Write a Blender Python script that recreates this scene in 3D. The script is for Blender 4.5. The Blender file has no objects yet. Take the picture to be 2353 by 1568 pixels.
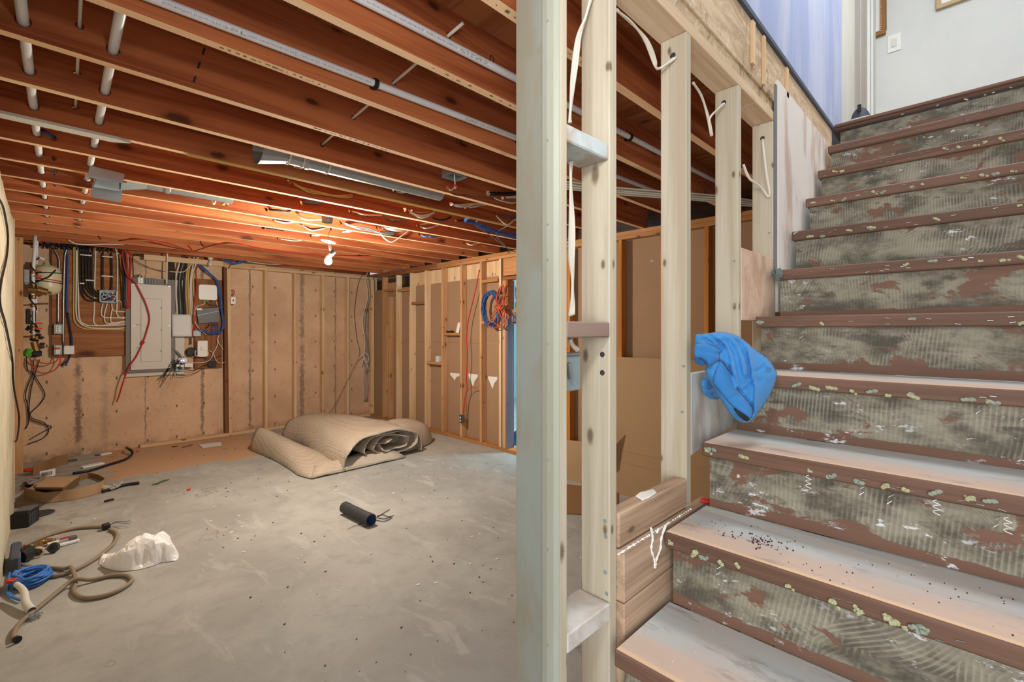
import bpy, bmesh, math, random
from mathutils import Vector, Matrix, noise
from mathutils.geometry import delaunay_2d_cdt
R = random.Random(7)
SC = bpy.context.scene
COL = SC.collection

# ------------------------------------------------------------------ camera, world, lights, exposure
FPX, CXP, CYP, YAW, EYE = 1071.4, 1176.5, 759.6, math.radians(45.12), 1.473
cd = bpy.data.cameras.new('camera'); cam = bpy.data.objects.new('camera', cd); COL.objects.link(cam)
cam.location = (0, 0, EYE); cam.rotation_euler = (math.pi/2, 0, -YAW)
cd.sensor_width = 36; cd.lens = FPX/2353*36; cd.shift_y = -(784-CYP)/2353; cd.clip_start = .02
SC.camera = cam
w = bpy.data.worlds.new('world'); SC.world = w; w.use_nodes = True
bg = w.node_tree.nodes['Background']; bg.inputs[0].default_value = (.86, .93, 1, 1); bg.inputs[1].default_value = .6
SC.view_settings.view_transform = 'Standard'; SC.view_settings.look = 'None'
SC.view_settings.gamma = 1; SC.view_settings.use_curve_mapping = False
SC.view_settings.exposure = .16
def light(name, kind, loc, energy, col, size=.1, rot=(0,0,0), size_y=None):
    d = bpy.data.lights.new(name, kind); d.energy = energy; d.color = col
    if kind == 'AREA':
        d.size = size
        if size_y: d.shape = 'RECTANGLE'; d.size_y = size_y
    else: d.shadow_soft_size = size
    o = bpy.data.objects.new(name, d); COL.objects.link(o); o.location = loc; o.rotation_euler = rot
    return o
BULB = (1.775, 4.06, 2.085)
light('stairwell_lamp', 'POINT', (.25, .20, 2.02), 17, (1, .97, .94), .06)
light('open_side_fill', 'AREA', (-1.9, -1.0, 1.5), 84, (.97, .985, 1), 2.2, (math.radians(88), 0, math.radians(-46)), 1.8)  # unseen soft fill added behind the camera to brighten the room
light('upstairs_lamp', 'AREA', (2.7, -.15, 4.9), 62, (.97, .985, 1), .8)
light('daylight_window', 'AREA', (5.6, 3.0, 2.0), 230, (.50, .80, 1.0), 1.2, (math.radians(60), 0, math.radians(-38)))
BULB_STRENGTH = 4700

# ------------------------------------------------------------------ helpers: pixel rays to real planes
SS, CC = math.sin(YAW), math.cos(YAW)
def ray(x, y):
    u = (x-CXP)/FPX; v = (CYP-y)/FPX
    return Vector((SS+u*CC, CC-u*SS, v))
E0 = Vector((0, 0, EYE))
def fl(x, y, z=0.): d = ray(x, y); return E0+d*((z-EYE)/d.z)
def oy(x, y, Y): d = ray(x, y); return E0+d*(Y/d.y)
def ox(x, y, X): d = ray(x, y); return E0+d*(X/d.x)
def od(x, y, t): return E0+ray(x, y)*t
def lin(h):
    c = [int(h[i:i+2], 16)/255 for i in (0, 2, 4)]
    return tuple(x/12.92 if x <= .04045 else ((x+.055)/1.055)**2.4 for x in c)+(1,)

# ------------------------------------------------------------------ helpers: meshes and objects
class B:
    def __init__(s): s.v = []; s.f = []; s.m = []; s.mi = 0
    def add(s, vs, fs):
        n = len(s.v); s.v += [tuple(p) for p in vs]
        for f in fs: s.f.append(tuple(i+n for i in f)); s.m.append(s.mi)
        return s
    def box(s, x0, x1, y0, y1, z0, z1):
        return s.add([(x, y, z) for x in (x0, x1) for y in (y0, y1) for z in (z0, z1)],
                     [(0,1,3,2),(4,6,7,5),(0,4,5,1),(2,3,7,6),(0,2,6,4),(1,5,7,3)])
    def obox(s, c, a, b, d):   # centre and three half-axis vectors
        c, a, b, d = map(Vector, (c, a, b, d))
        return s.add([c+a*i+b*j+d*k for i in (-1,1) for j in (-1,1) for k in (-1,1)],
                     [(0,1,3,2),(4,6,7,5),(0,4,5,1),(2,3,7,6),(0,2,6,4),(1,5,7,3)])
    def tube(s, pts, r, n=8, cap=True, closed=False):
        P = [Vector(p) for p in pts]; m = len(P)
        rr = r if isinstance(r, (list, tuple)) else [r]*m
        t0 = (P[1]-P[0]).normalized(); u = t0.orthogonal().normalized(); vs = []
        for i in range(m):
            if closed: t = P[(i+1) % m]-P[i-1]
            else: t = P[min(i+1, m-1)]-P[max(i-1, 0)]
            if t.length < 1e-9: t = t0
            t = t.normalized(); u = (u-t*u.dot(t))
            u = u.normalized() if u.length > 1e-6 else t.orthogonal().normalized()
            w_ = t.cross(u)
            for k in range(n):
                a = 2*math.pi*k/n; vs.append(P[i]+(u*math.cos(a)+w_*math.sin(a))*rr[i])
        fs = []
        for i in range(m if closed else m-1):
            j = (i+1) % m
            for k in range(n): fs.append((i*n+k, i*n+(k+1) % n, j*n+(k+1) % n, j*n+k))
        if cap and not closed: fs += [tuple(range(n))[::-1], tuple((m-1)*n+k for k in range(n))]
        return s.add(vs, fs)
    def lathe(s, prof, c, ax=(0,0,1), n=16, cap=True):   # prof: (radius, distance along ax)
        ax = Vector(ax).normalized(); u = ax.orthogonal().normalized(); w_ = ax.cross(u); c = Vector(c); vs = []
        for r, h in prof:
            for k in range(n):
                a = 2*math.pi*k/n; vs.append(c+ax*h+(u*math.cos(a)+w_*math.sin(a))*r)
        fs = []
        for i in range(len(prof)-1):
            for k in range(n): fs.append((i*n+k, i*n+(k+1) % n, (i+1)*n+(k+1) % n, (i+1)*n+k))
        if cap:
            if prof[0][0] > 1e-5: fs.append(tuple(range(n))[::-1])
            if prof[-1][0] > 1e-5: fs.append(tuple((len(prof)-1)*n+k for k in range(n)))
        return s.add(vs, fs)
    def ball(s, c, r, n=10, sc=(1,1,1), jit=0, rnd=R):
        vs = []; fs = []; m = max(4, n//2+1)
        for i in range(m+1):
            th = math.pi*i/m
            for k in range(n):
                a = 2*math.pi*k/n; q = 1+(rnd.uniform(-jit, jit) if 0 < i < m else 0)
                vs.append((c[0]+r*sc[0]*q*math.sin(th)*math.cos(a), c[1]+r*sc[1]*q*math.sin(th)*math.sin(a), c[2]+r*sc[2]*q*math.cos(th)))
        for i in range(m):
            for k in range(n): fs.append((i*n+k, (i+1)*n+k, (i+1)*n+(k+1) % n, i*n+(k+1) % n))
        return s.add(vs, fs)
    def prism(s, poly, vec):   # polygon (list of 3D points) swept along vec
        n = len(poly); P = [Vector(p) for p in poly]; q = Vector(vec)
        return s.add(P+[p+q for p in P], [tuple(range(n))[::-1], tuple(range(n, 2*n))]+[(i, (i+1) % n, n+(i+1) % n, n+i) for i in range(n)])
    def grid(s, rows):
        m, n = len(rows), len(rows[0])
        return s.add([p for r in rows for p in r], [(i*n+j, i*n+j+1, (i+1)*n+j+1, (i+1)*n+j) for i in range(m-1) for j in range(n-1)])
    def mesh(s, name, mats, smooth=False, bevel=0, fix=True):
        me = bpy.data.meshes.new(name); me.from_pydata(s.v, [], s.f)
        for mm in (mats if isinstance(mats, (list, tuple)) else [mats]): me.materials.append(mm)
        me.polygons.foreach_set('material_index', s.m)
        if fix or bevel:
            b = bmesh.new(); b.from_mesh(me)
            bmesh.ops.remove_doubles(b, verts=b.verts, dist=1e-5)
            if bevel: bmesh.ops.bevel(b, geom=[e for e in b.edges if len(e.link_faces) == 2 and e.calc_face_angle(0) > .6], offset=bevel, segments=1, affect='EDGES')
            bmesh.ops.recalc_face_normals(b, faces=b.faces); b.to_mesh(me); b.free()
        if smooth: me.polygons.foreach_set('use_smooth', [True]*len(me.polygons))
        return me
WL = {}
def put(name, me, parent=None, loc=(0,0,0), rot=(0,0,0), scale=None):
    o = bpy.data.objects.new(name, me); COL.objects.link(o); loc = Vector(loc)
    if parent: o.parent = parent; o.location = loc-WL[parent]
    else: o.location = loc
    WL[o] = loc; o.rotation_euler = rot
    if scale: o.scale = scale
    return o
def mk(name, b, mats, parent=None, smooth=False, bevel=0, label=None):
    o = put(name, b.mesh(name, mats, smooth, bevel), parent)
    if label: o['label'] = label
    return o
def tag(o, label, cat, group=None, kind=None):
    o['label'] = label; o['category'] = cat
    if group: o['group'] = group
    if kind: o['kind'] = kind
    return o
def thing(name, label, cat, loc=(0,0,0), group=None):
    o = bpy.data.objects.new(name, None); COL.objects.link(o); o.location = loc; WL[o] = Vector(loc); o.empty_display_size = .05
    return tag(o, label, cat, group)
def struct(name, b, mats, **k):
    o = mk(name, b, mats, **k); o['kind'] = 'structure'; return o
def spline(pts, n=6, closed=False):
    P = [Vector(p) for p in pts]; out = []; m = len(P)
    for i in range(m if closed else m-1):
        if closed: a, b, c, d = P[i-1], P[i], P[(i+1) % m], P[(i+2) % m]
        else: a, b, c, d = P[max(i-1, 0)], P[i], P[i+1], P[min(i+2, m-1)]
        for k in range(n):
            t = k/n; out.append(.5*((2*b)+(c-a)*t+(2*a-5*b+4*c-d)*t*t+(3*b-a-3*c+d)*t**3))
    if not closed: out.append(P[-1])
    return out
def copy_tree(o, dp, parent=None):
    c = o.copy(); COL.objects.link(c)
    if parent: c.parent = parent
    else: c.location = o.location+Vector(dp)
    WL[c] = WL[o]+Vector(dp)
    for ch in list(o.children):
        if ch is not c: copy_tree(ch, dp, c)
    return c
def glyphs(text, size):   # lettering as flat outlines: list of 2D points and faces
    cu = bpy.data.curves.new('t', 'FONT'); cu.body = text; cu.size = size; cu.resolution_u = 2
    o = bpy.data.objects.new('t', cu); COL.objects.link(o)
    me = bpy.data.meshes.new_from_object(o.evaluated_get(bpy.context.evaluated_depsgraph_get()))
    v = [(p.co.x, p.co.y) for p in me.vertices]; f = [tuple(p.vertices) for p in me.polygons]
    bpy.data.objects.remove(o); bpy.data.curves.remove(cu); bpy.data.meshes.remove(me)
    return v, f

# ------------------------------------------------------------------ materials
class N:
    def __init__(s, name, rough=.7, metal=0, spec=.3):
        s.m = bpy.data.materials.new(name); s.m.use_nodes = True; s.t = s.m.node_tree
        s.b = s.t.nodes['Principled BSDF']; s.b.inputs['Roughness'].default_value = rough
        s.b.inputs['Metallic'].default_value = metal; s.b.inputs['Specular IOR Level'].default_value = spec
    def n(s, typ, props=None, **k):
        o = s.t.nodes.new('ShaderNode'+typ)
        for a, b in (props or {}).items(): setattr(o, a, b)
        for a, b in k.items():
            key = int(a[1:]) if a[0] == '_' else a.replace('__', ' ')
            if isinstance(b, bpy.types.NodeSocket): s.t.links.new(b, o.inputs[key])
            else: o.inputs[key].default_value = b
        return o
    def math(s, op, a, b=0., c=0.): return s.n('Math', {'operation': op}, _0=a, _1=b, _2=c).outputs[0]
    def coord(s, rnd=True, kind='Object'):
        c = s.n('TexCoord').outputs[kind]
        if rnd:
            r = s.n('ObjectInfo').outputs['Random']
            k = s.n('CombineXYZ', _0=s.math('MULTIPLY', r, 37.), _1=s.math('MULTIPLY', r, 91.), _2=s.math('MULTIPLY', r, 53.)).outputs[0]
            c = s.n('VectorMath', {'operation': 'ADD'}, _0=c, _1=k).outputs[0]
        return c
    def scale(s, v, sc): return s.n('Mapping', Vector=v, Scale=sc).outputs[0]
    def noise(s, v, sc=5., det=4., rough=.55, dist=0.): return s.n('TexNoise', Vector=v, Scale=sc, Detail=det, Roughness=rough, Distortion=dist).outputs['Fac']
    def ramp(s, f, a, b, ca=0., cb=1.):
        return s.n('MapRange', {'clamp': True, 'interpolation_type': 'SMOOTHSTEP'}, Value=f, _1=a, _2=b, _3=ca, _4=cb).outputs[0]
    def mix(s, f, a, b):
        o = s.t.nodes.new('ShaderNodeMix'); o.data_type = 'RGBA'
        for i, x in ((0, f), (6, a), (7, b)):
            if isinstance(x, bpy.types.NodeSocket): s.t.links.new(x, o.inputs[i])
            else: o.inputs[i].default_value = x
        return o.outputs[2]
    def col(s, c):
        if isinstance(c, bpy.types.NodeSocket): s.t.links.new(c, s.b.inputs['Base Color'])
        else: s.b.inputs['Base Color'].default_value = c
        return s.m
    def bump(s, h, st=.3, d=.01):
        o = s.n('Bump', Strength=st, Distance=d, Height=h); s.t.links.new(o.outputs[0], s.b.inputs['Normal'])
def plain(name, h, rough=.6, metal=0, spec=.3, var=.12, sc=14):
    n = N(name, rough, metal, spec); c = lin(h); f = n.noise(n.coord(), sc, 3)
    return n.col(n.mix(f, tuple(x*(1-var) for x in c[:3])+(1,), tuple(min(1, x*(1+var)) for x in c[:3])+(1,)))
def wood(name, light_, dark, g=2, knots=.5, fib=.5, rough=.72, kc='3a2113', dens=1., broad=1.2):
    n = N(name, rough, 0, .25); v = n.coord()
    st = [9., 9., 9.]; st[g] = .55; fs = [130., 130., 130.]; fs[g] = 2.2; ks = [5.*dens]*3; ks[g] = 1.7*dens
    a = n.noise(n.scale(v, st), broad, 5, .6, .6); b = n.noise(n.scale(v, fs), 1., 3)
    f = n.math('ADD', n.math('MULTIPLY', a, 1-.45*fib), n.math('MULTIPLY', b, .45*fib))
    c = n.mix(n.ramp(f, .38, .62), lin(dark), lin(light_))
    sp = n.n('SeparateXYZ', Vector=v).outputs; o1, o2 = [i for i in range(3) if i != g]
    uv = n.n('CombineXYZ', _0=n.math('MULTIPLY', sp[g], 2.6*dens), _1=n.math('MULTIPLY', n.math('ADD', sp[o1], sp[o2]), 5.5*dens)).outputs[0]
    vo = n.n('TexVoronoi', {'voronoi_dimensions': '2D'}, Vector=uv, Scale=1., Randomness=1.)
    sc3 = n.n('SeparateColor', Color=vo.outputs['Color']).outputs
    pick = n.math('GREATER_THAN', sc3[0], 1-knots)
    d = n.math('ADD', n.math('MULTIPLY', vo.outputs['Distance'], n.math('ADD', n.math('MULTIPLY', sc3[1], 1.2), .7)), n.math('MULTIPLY', n.noise(v, 40, 2), .06))
    k = n.math('MULTIPLY', n.ramp(d, .16, .07), pick)
    halo = n.math('MULTIPLY', n.ramp(d, .34, .1), pick)
    c = n.mix(n.math('MULTIPLY', halo, .35), c, lin(dark)); c = n.mix(n.math('MULTIPLY', k, .8), c, lin(kc))
    n.bump(b, .12, .002)
    return n.col(c)
M = {}
M['joist'] = wood('joist_wood', 'b86c40', '84401f', 0, .5, .35, .75, '3b1a10', .8, .9)
M['joist_edge'] = wood('joist_edge_wood', 'f0cba0', 'e2b386', 0, .12, .4, .75, '6a3a20')  # paler fresh-sawn undersides, with bulb and floor bounce light in the colour
M['subfloor'] = wood('subfloor_plywood', 'b87a4c', '9a5c36', 1, .15, .5, .75, '5a3018', .7, 2.)
M['pine'] = wood('pale_pine_z', 'c2b8a4', 'ada08a', 2, .6, .5, .7, '57452f', 1.9)
M['pine_x'] = wood('pale_pine_x', 'd2bb9d', 'bd9d7c', 0, .3, .5, .7, '6b4f35', 1.3)
M['tan'] = wood('tan_stud_z', 'c79c72', 'b08257', 2, .5, .5, .72, '593118', 1.4)
M['tan_light'] = wood('light_stud_z', 'dcbf9a', 'caa67c', 2, .35, .5, .72, '6a4424', 1.4)
M['tan_x'] = wood('tan_plate_x', 'd6b690', 'c39f76', 0, .3, .5, .72, '593118', 1.3)
M['tan_y'] = wood('tan_plate_y', 'bd8a5c', 'a5713f', 1, .35, .5, .72, '593118', 1.3)
M['brown_y'] = wood('brown_plate_y', '9c6744', '84502f', 1, .35, .5, .72, '482312', 1.3)
M['orange_z'] = wood('orange_stud_z', 'c4833f', 'a5682c', 2, .4, .5, .7, '4d2610', 1.4)
M['orange_y'] = wood('orange_plate_y', 'c08142', 'a2642e', 1, .3, .5, .7, '4d2610', 1.2)
M['dark_z'] = wood('dark_stud_z', '7d5434', '6a4226', 2, .4, .5, .75, '30180c', 1.3)
M['jamb_purple'] = wood('stained_jamb_z', '7b7078', '675e68', 2, .3, .4, .75, '3a2c2c', 1.3)
M['ply_board'] = wood('backing_board_x', 'a06a42', '83512f', 0, .15, .45, .7, '3e2010', .5, 1.4)
M['ply_dark'] = wood('network_board_z', '91603a', '77492a', 2, .15, .5, .7, '3e2010', .5, 1.6)
M['osb'] = wood('sheathing_y', 'd8b283', 'c79c68', 2, .3, .45, .75, '8a6238', 1.1, 1.8)
def rim_mat():
    n = N('glue_streaked_rim', .78, 0, .25); v = n.coord(False)
    a = n.noise(n.scale(v, (2.2, 2, 9)), 1.6, 6, .62, 1.2); f = n.noise(n.scale(v, (5, 5, 90)), 1., 3)
    c = n.mix(n.ramp(a, .35, .65), lin('ab9070'), lin('d0b898')); c = n.mix(n.math('MULTIPLY', f, .3), c, lin('b99c7a'))
    g = n.noise(n.scale(v, (26, 26, 7)), 1.3, 5, .7, .8); m = n.math('MULTIPLY', n.ramp(g, .55, .63), n.ramp(n.noise(v, 3.4, 2), .45, .6))
    c = n.mix(n.math('MULTIPLY', m, .8), c, lin('6d5a46')); e = n.ramp(n.math('ABSOLUTE', n.math('SUBTRACT', n.noise(n.scale(v, (4, 4, 3)), 2.2, 3, .5, 1.), .5)), .012, .0)
    c = n.mix(n.math('MULTIPLY', e, .35), c, lin('e8dfce')); n.bump(n.math('ADD', g, a), .5, .006)
    return n.col(c)
M['rim'] = rim_mat()
def paint(name, base, streak, amt=.5, sx=(3, 3, .8), rough=.6, sc=2., lo=.4, hi=.65, bump=.05):
    n = N(name, rough, 0, .3); v = n.coord(False)
    a = n.noise(n.scale(v, sx), sc, 5, .6, .5)
    c = n.mix(n.math('MULTIPLY', n.ramp(a, lo, hi), amt), lin(base), lin(streak))
    d = n.noise(n.scale(v, tuple(q*9 for q in sx)), sc, 3); c = n.mix(n.math('MULTIPLY', n.ramp(d, .66, .74), .3), c, lin(streak))
    n.bump(a, bump, .004); return n.col(c)
M['jamb'] = paint('grey_painted_jamb', '81857c', '7c7562', .8, (3, 3, 1.6), .55)
M['bead'] = paint('pale_bead', '969a8e', '8c8974', .6, (3, 3, .6), .5)
M['block_blue'] = paint('paint_smeared_block', 'b9c2c2', 'a58d74', .7, (5, 5, 5), .7, 3.)
M['block_brown'] = wood('smeared_block_brown', '8a7468', '74594a', 0, .1, .5, .7)
M['block_white'] = paint('dusty_block', 'c6c3bd', 'a9998b', .7, (4, 4, 4), .75, 3.)
M['skirt'] = wood('stained_skirt_board', 'b89c82', '957860', 0, .55, .6, .75, '5d4a3c', 1.2, 2.)
M['skirt_grey'] = paint('grey_streaked_board', 'b3b1ab', '94877a', .8, (4, 3, 1.2), .75, 3.)
M['pink_ply'] = paint('pinkish_plywood_patch', 'd2b49d', 'b18f75', .7, (4, 3, 3), .75, 2.6)
M['white_panel'] = paint('pinkish_white_panel', 'd6cec7', 'b59f90', .85, (3.2, 3, 1.), .7, 2., .45, .62)
M['blue_wall'] = paint('blue_mural_paint', '98a2c4', 'b9bfd2', .75, (2.2, 2.2, .35), .6, 1.6, .42, .6)
M['white_wall'] = paint('white_wall_paint', 'd2d2cc', 'c9cac6', .5, (1, 1, 1), .65)
M['offwhite'] = paint('offwhite_wall', 'd3d0c6', 'c4beb2', .5, (2, 2, .8), .65)
M['beige'] = paint('beige_casing', 'b9b2a9', 'a39a90', .5, (2, 2, .6), .6)
M['dark_trim'] = plain('blue_black_trim', '4b505c', .6)
M['drywall_back'] = plain('brown_drywall_paper', '9d7e62', .85, 0, .15, .07, 5)
M['drywall_grey'] = plain('grey_brown_paper', '7d6350', .85, 0, .15, .07, 5)
M['cardboard'] = plain('cardboard', 'a48766', .85, 0, .15, .06, 60)
M['cardboard_dark'] = plain('cardboard_inside', '8a6746', .85, 0, .15, .06, 60)
def concrete_floor():
    n = N('concrete_floor', .62, 0, .3); v = n.coord(False)
    a = n.noise(v, .9, 6, .6, .3); b = n.noise(v, 7., 6, .65); s = n.noise(v, 60., 3)
    c = n.mix(n.ramp(a, .35, .65), lin('9b9a93'), lin('b2b1a9')); c = n.mix(n.math('MULTIPLY', n.ramp(b, .45, .7), .4), c, lin('8b8981'))
    c = n.mix(n.math('MULTIPLY', s, .16), c, lin('6f6e68'))
    st = n.noise(n.scale(v, (2.6, .7, 1)), 2.4, 5, .65, .8); c = n.mix(n.math('MULTIPLY', n.ramp(st, .56, .68), .35), c, lin('c6c5bf'))
    xyz = n.n('SeparateXYZ', Vector=v); w1 = n.math('MULTIPLY', n.math('SUBTRACT', n.noise(v, 2.2, 6, .7), .5), .55)
    y = n.math('ADD', xyz.outputs[1], w1); x = n.math('ADD', xyz.outputs[0], w1)
    tan = n.math('MULTIPLY', n.math('MULTIPLY', n.ramp(y, 6.0, 6.05), n.ramp(x, .4, .52)), n.ramp(x, 2.15, 1.95))
    tan = n.math('MULTIPLY', tan, n.ramp(n.noise(v, 3., 3), .25, .4))
    c = n.mix(n.math('MULTIPLY', tan, .85), c, lin('c0946c'))
    dirt = n.math('MULTIPLY', n.math('MULTIPLY', n.ramp(xyz.outputs[0], .9, -.1), n.ramp(xyz.outputs[1], 4., 5.2)), n.ramp(n.noise(v, 5., 5, .7), .42, .62))
    c = n.mix(n.math('MULTIPLY', dirt, .5), c, lin('7c6149'))
    vo = n.n('TexVoronoi', Vector=v, Scale=4.2); sp = n.math('ADD', vo.outputs['Distance'], n.math('MULTIPLY', n.noise(v, 30., 3), .1))
    pk = n.math('GREATER_THAN', n.n('SeparateColor', Color=vo.outputs['Color']).outputs[0], .82)
    c = n.mix(n.math('MULTIPLY', n.math('MULTIPLY', n.ramp(sp, .13, .1), pk), .55), c, lin('d9d7d0'))
    cr = n.n('TexVoronoi', {'feature': 'DISTANCE_TO_EDGE'}, Vector=n.n('VectorMath', {'operation': 'ADD'}, _0=v, _1=n.n('TexNoise', Vector=v, Scale=3., Detail=5.).outputs['Color']).outputs[0], Scale=.55).outputs['Distance']
    c = n.mix(n.math('MULTIPLY', n.ramp(cr, .004, .0015), n.math('MULTIPLY', n.ramp(n.noise(v, 1.1, 2), .52, .6), .5)), c, lin('5e5c57'))
    n.bump(n.math('ADD', b, n.math('MULTIPLY', s, .3)), .12, .004)
    return n.col(c)
M['floor'] = concrete_floor()
def concrete_wall():
    n = N('tan_concrete_wall', .8, 0, .2); v = n.coord(False)
    a = n.noise(v, 1.6, 6, .6, .4); c = n.mix(n.ramp(a, .35, .65), lin('c4a283'), lin('d6b494'))
    b = n.noise(n.scale(v, (9, 9, 5)), 2.2, 6, .7); c = n.mix(n.math('MULTIPLY', n.ramp(b, .55, .72), .35), c, lin('8f7052'))
    xyz = n.n('SeparateXYZ', Vector=v); X, Z = xyz.outputs[0], xyz.outputs[2]
    wob = n.math('MULTIPLY', n.math('SUBTRACT', n.noise(n.scale(v, (1, 1, 5)), 2., 5, .7), .5), .05)
    br = n.noise(n.scale(v, (14, 14, 8)), 2.2, 5, .75); tot = None
    for xc, w_, amt, zt in ((.285, .045, 1., 1.15), (.915, .012, .8, 1.0), (1.53, .03, .9, 1.0), (2.12, .02, .9, 3), (2.86, .05, .8, 3), (3.4, .018, .8, 3), (.52, .05, .35, 1.15)):
        d = n.math('ABSOLUTE', n.math('ADD', n.math('SUBTRACT', X, xc), wob))
        m = n.math('MULTIPLY', n.ramp(n.math('ADD', d, n.math('MULTIPLY', n.math('SUBTRACT', br, .5), w_*3)), w_, w_*.2), amt)
        m = n.math('MULTIPLY', m, n.ramp(n.noise(n.scale(v, (.2, .2, 3)), 1.4, 3), .35, .55, .35, 1.))
        tot = m if tot is None else n.math('MAXIMUM', tot, m)
    c = n.mix(n.math('MULTIPLY', tot, .72), c, lin('4c4237'))
    mx = n.math('SUBTRACT', n.math('FRACT', n.math('DIVIDE', n.math('ADD', X, .13), .305)), .5); mz = n.math('SUBTRACT', n.math('FRACT', n.math('DIVIDE', n.math('ADD', Z, .14), .41)), .5)
    dd = n.math('ADD', n.math('POWER', n.math('MULTIPLY', mx, .305/.011), 2.), n.math('POWER', n.math('MULTIPLY', mz, .41/.022), 2.))
    c = n.mix(n.math('MULTIPLY', n.ramp(n.math('ADD', dd, n.math('MULTIPLY', n.noise(v, 25., 3), 1.5)), 1.9, 1.1), .8), c, lin('3f362c'))
    pit = n.n('TexVoronoi', Vector=v, Scale=26.).outputs['Distance']
    c = n.mix(n.math('MULTIPLY', n.math('MULTIPLY', n.ramp(pit, .17, .1), n.ramp(n.noise(v, 2.3, 2), .5, .6)), .7), c, lin('5a4633'))
    low = n.math('MULTIPLY', n.ramp(Z, .14, .0), n.ramp(n.noise(v, 5., 4, .7), .35, .6)); c = n.mix(n.math('MULTIPLY', low, .6), c, lin('74604a'))
    n.bump(n.math('ADD', b, a), .25, .008)
    return n.col(c)
M['concrete'] = concrete_wall()
def plaster():
    n = N('cream_plaster', .8, 0, .2); v = n.coord(False); a = n.noise(v, 2.5, 6, .62); b = n.noise(n.scale(v, (10, 10, 4)), 2., 5, .7)
    c = n.mix(n.ramp(a, .35, .65), lin('b6ab90'), lin('c8bfa6')); c = n.mix(n.math('MULTIPLY', n.ramp(b, .6, .72), .6), c, lin('8f7658'))
    n.bump(n.math('ADD', a, b), .35, .01); return n.col(c)
M['plaster'] = plaster()
def riser_mat():
    n = N('adhesive_combed_riser', .68, 0, .3); v = n.coord(False); r = n.coord(True)
    base = n.mix(n.noise(n.scale(r, (20, 2, 20)), 2., 4), lin('684a3c'), lin('7c5e4d'))
    z = n.n('SeparateXYZ', Vector=v).outputs[2]
    big = n.noise(n.scale(r, (1, 2.2, 4.)), 1.9, 5, .62, .6)
    edge = n.math('MULTIPLY', n.ramp(z, .012, .03), n.ramp(z, .168, .148))
    mask = n.ramp(n.math('ADD', n.math('SUBTRACT', big, .018), n.math('MULTIPLY', n.math('SUBTRACT', edge, 1.), .4)), .385, .42)
    def comb_(dirv, sc_, wsc, wamp):
        wn = n.n('VectorMath', {'operation': 'SCALE'}, _0=n.n('TexNoise', Vector=n.scale(r, (1, 1, 1)), Scale=wsc, Detail=1.).outputs['Color'], Scale=wamp).outputs[0]
        wv = n.n('VectorMath', {'operation': 'ADD'}, _0=n.n('VectorMath', {'operation': 'MULTIPLY'}, _0=r, _1=dirv).outputs[0], _1=wn).outputs[0]
        return n.n('TexWave', {'bands_direction': 'DIAGONAL'}, Vector=wv, Scale=sc_, Distortion=.7, Detail=2.).outputs['Fac']
    c1 = comb_((0, 1, .06), 62., 1.3, .10); c2 = comb_((0, .9, .55), 58., 2.1, .22); c3 = comb_((0, .8, -.65), 58., 2.6, .2)
    sel = n.ramp(n.noise(n.scale(r, (1, 1.6, 2.4)), 2.2, 3), .57, .59); sel2 = n.ramp(n.noise(n.scale(r, (1, 1.9, 2.9)), 2.9, 3), .62, .64)
    mixf = lambda f_, x, y: n.math('ADD', n.math('MULTIPLY', x, n.math('SUBTRACT', 1., f_)), n.math('MULTIPLY', y, f_))
    comb = mixf(sel2, mixf(sel, c1, c2), c3)
    gl = n.noise(n.scale(r, (1, 3, 5)), 2.6, 5, .65)
    ad = n.mix(n.ramp(gl, .36, .64), lin('565044'), lin('8c8674')); cm = n.math('MULTIPLY', n.ramp(comb, .5, .8), n.ramp(n.noise(n.scale(r, (1, 1.5, 3)), 3.1, 4), .42, .6))
    ad = n.mix(n.math('MULTIPLY', cm, .27), ad, lin('b8b19f'))
    sm = n.ramp(n.noise(n.scale(r, (1, 1.6, 9)), 2.4, 6, .7, .5), .5, .7); ad = n.mix(n.math('MULTIPLY', sm, .45), ad, lin('a39d8c'))
    dark = n.ramp(n.noise(n.scale(r, (1, 2.6, 6)), 2.1, 5, .65), .55, .66); ad = n.mix(n.math('MULTIPLY', dark, .75), ad, lin('454138'))
    c = n.mix(mask, base, ad)
    wh = n.math('MULTIPLY', n.ramp(n.noise(n.scale(r, (1, 3, 7)), 4.2, 6, .75), .595, .64), n.ramp(n.noise(r, 2.1, 1), .5, .6))
    c = n.mix(n.math('MULTIPLY', wh, .85), c, lin('d9dcdf'))
    n.bump(n.math('ADD', n.math('MULTIPLY', comb, n.math('MULTIPLY', mask, .5)), n.math('MULTIPLY', mask, .8)), .35, .003)
    return n.col(c)
M['riser'] = riser_mat()
def tread_mat():
    n = N('worn_tread_top', .7, 0, .3); v = n.coord(False); r = n.coord(True); x = n.n('SeparateXYZ', Vector=v).outputs[0]
    a = n.noise(n.scale(r, (3, 1, 1)), 3., 6, .65); w_ = n.math('ADD', x, n.math('MULTIPLY', n.math('SUBTRACT', n.noise(n.scale(r, (2, 1, 1)), 4., 5, .65), .5), .12))
    c = n.mix(n.ramp(w_, .06, .15), lin('c8ad9b'), lin('b5b8b6')); c = n.mix(n.math('MULTIPLY', n.ramp(a, .4, .65), .5), c, lin('b8a79a'))
    c = n.mix(n.math('MULTIPLY', n.ramp(n.noise(n.scale(r, (6, 1.5, 1)), 3., 5, .7), .55, .68), .55), c, lin('857d78'))
    c = n.mix(n.ramp(x, .022, .012), c, lin('d9b896'))
    sp = n.noise(r, 34., 4, .7); c = n.mix(n.math('MULTIPLY', n.ramp(sp, .66, .72), .6), c, lin('dadad6')); c = n.mix(n.math('MULTIPLY', n.ramp(sp, .33, .27), .5), c, lin('6a625c'))
    n.bump(a, .15, .003); return n.col(c)
M['tread'] = tread_mat()
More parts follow.
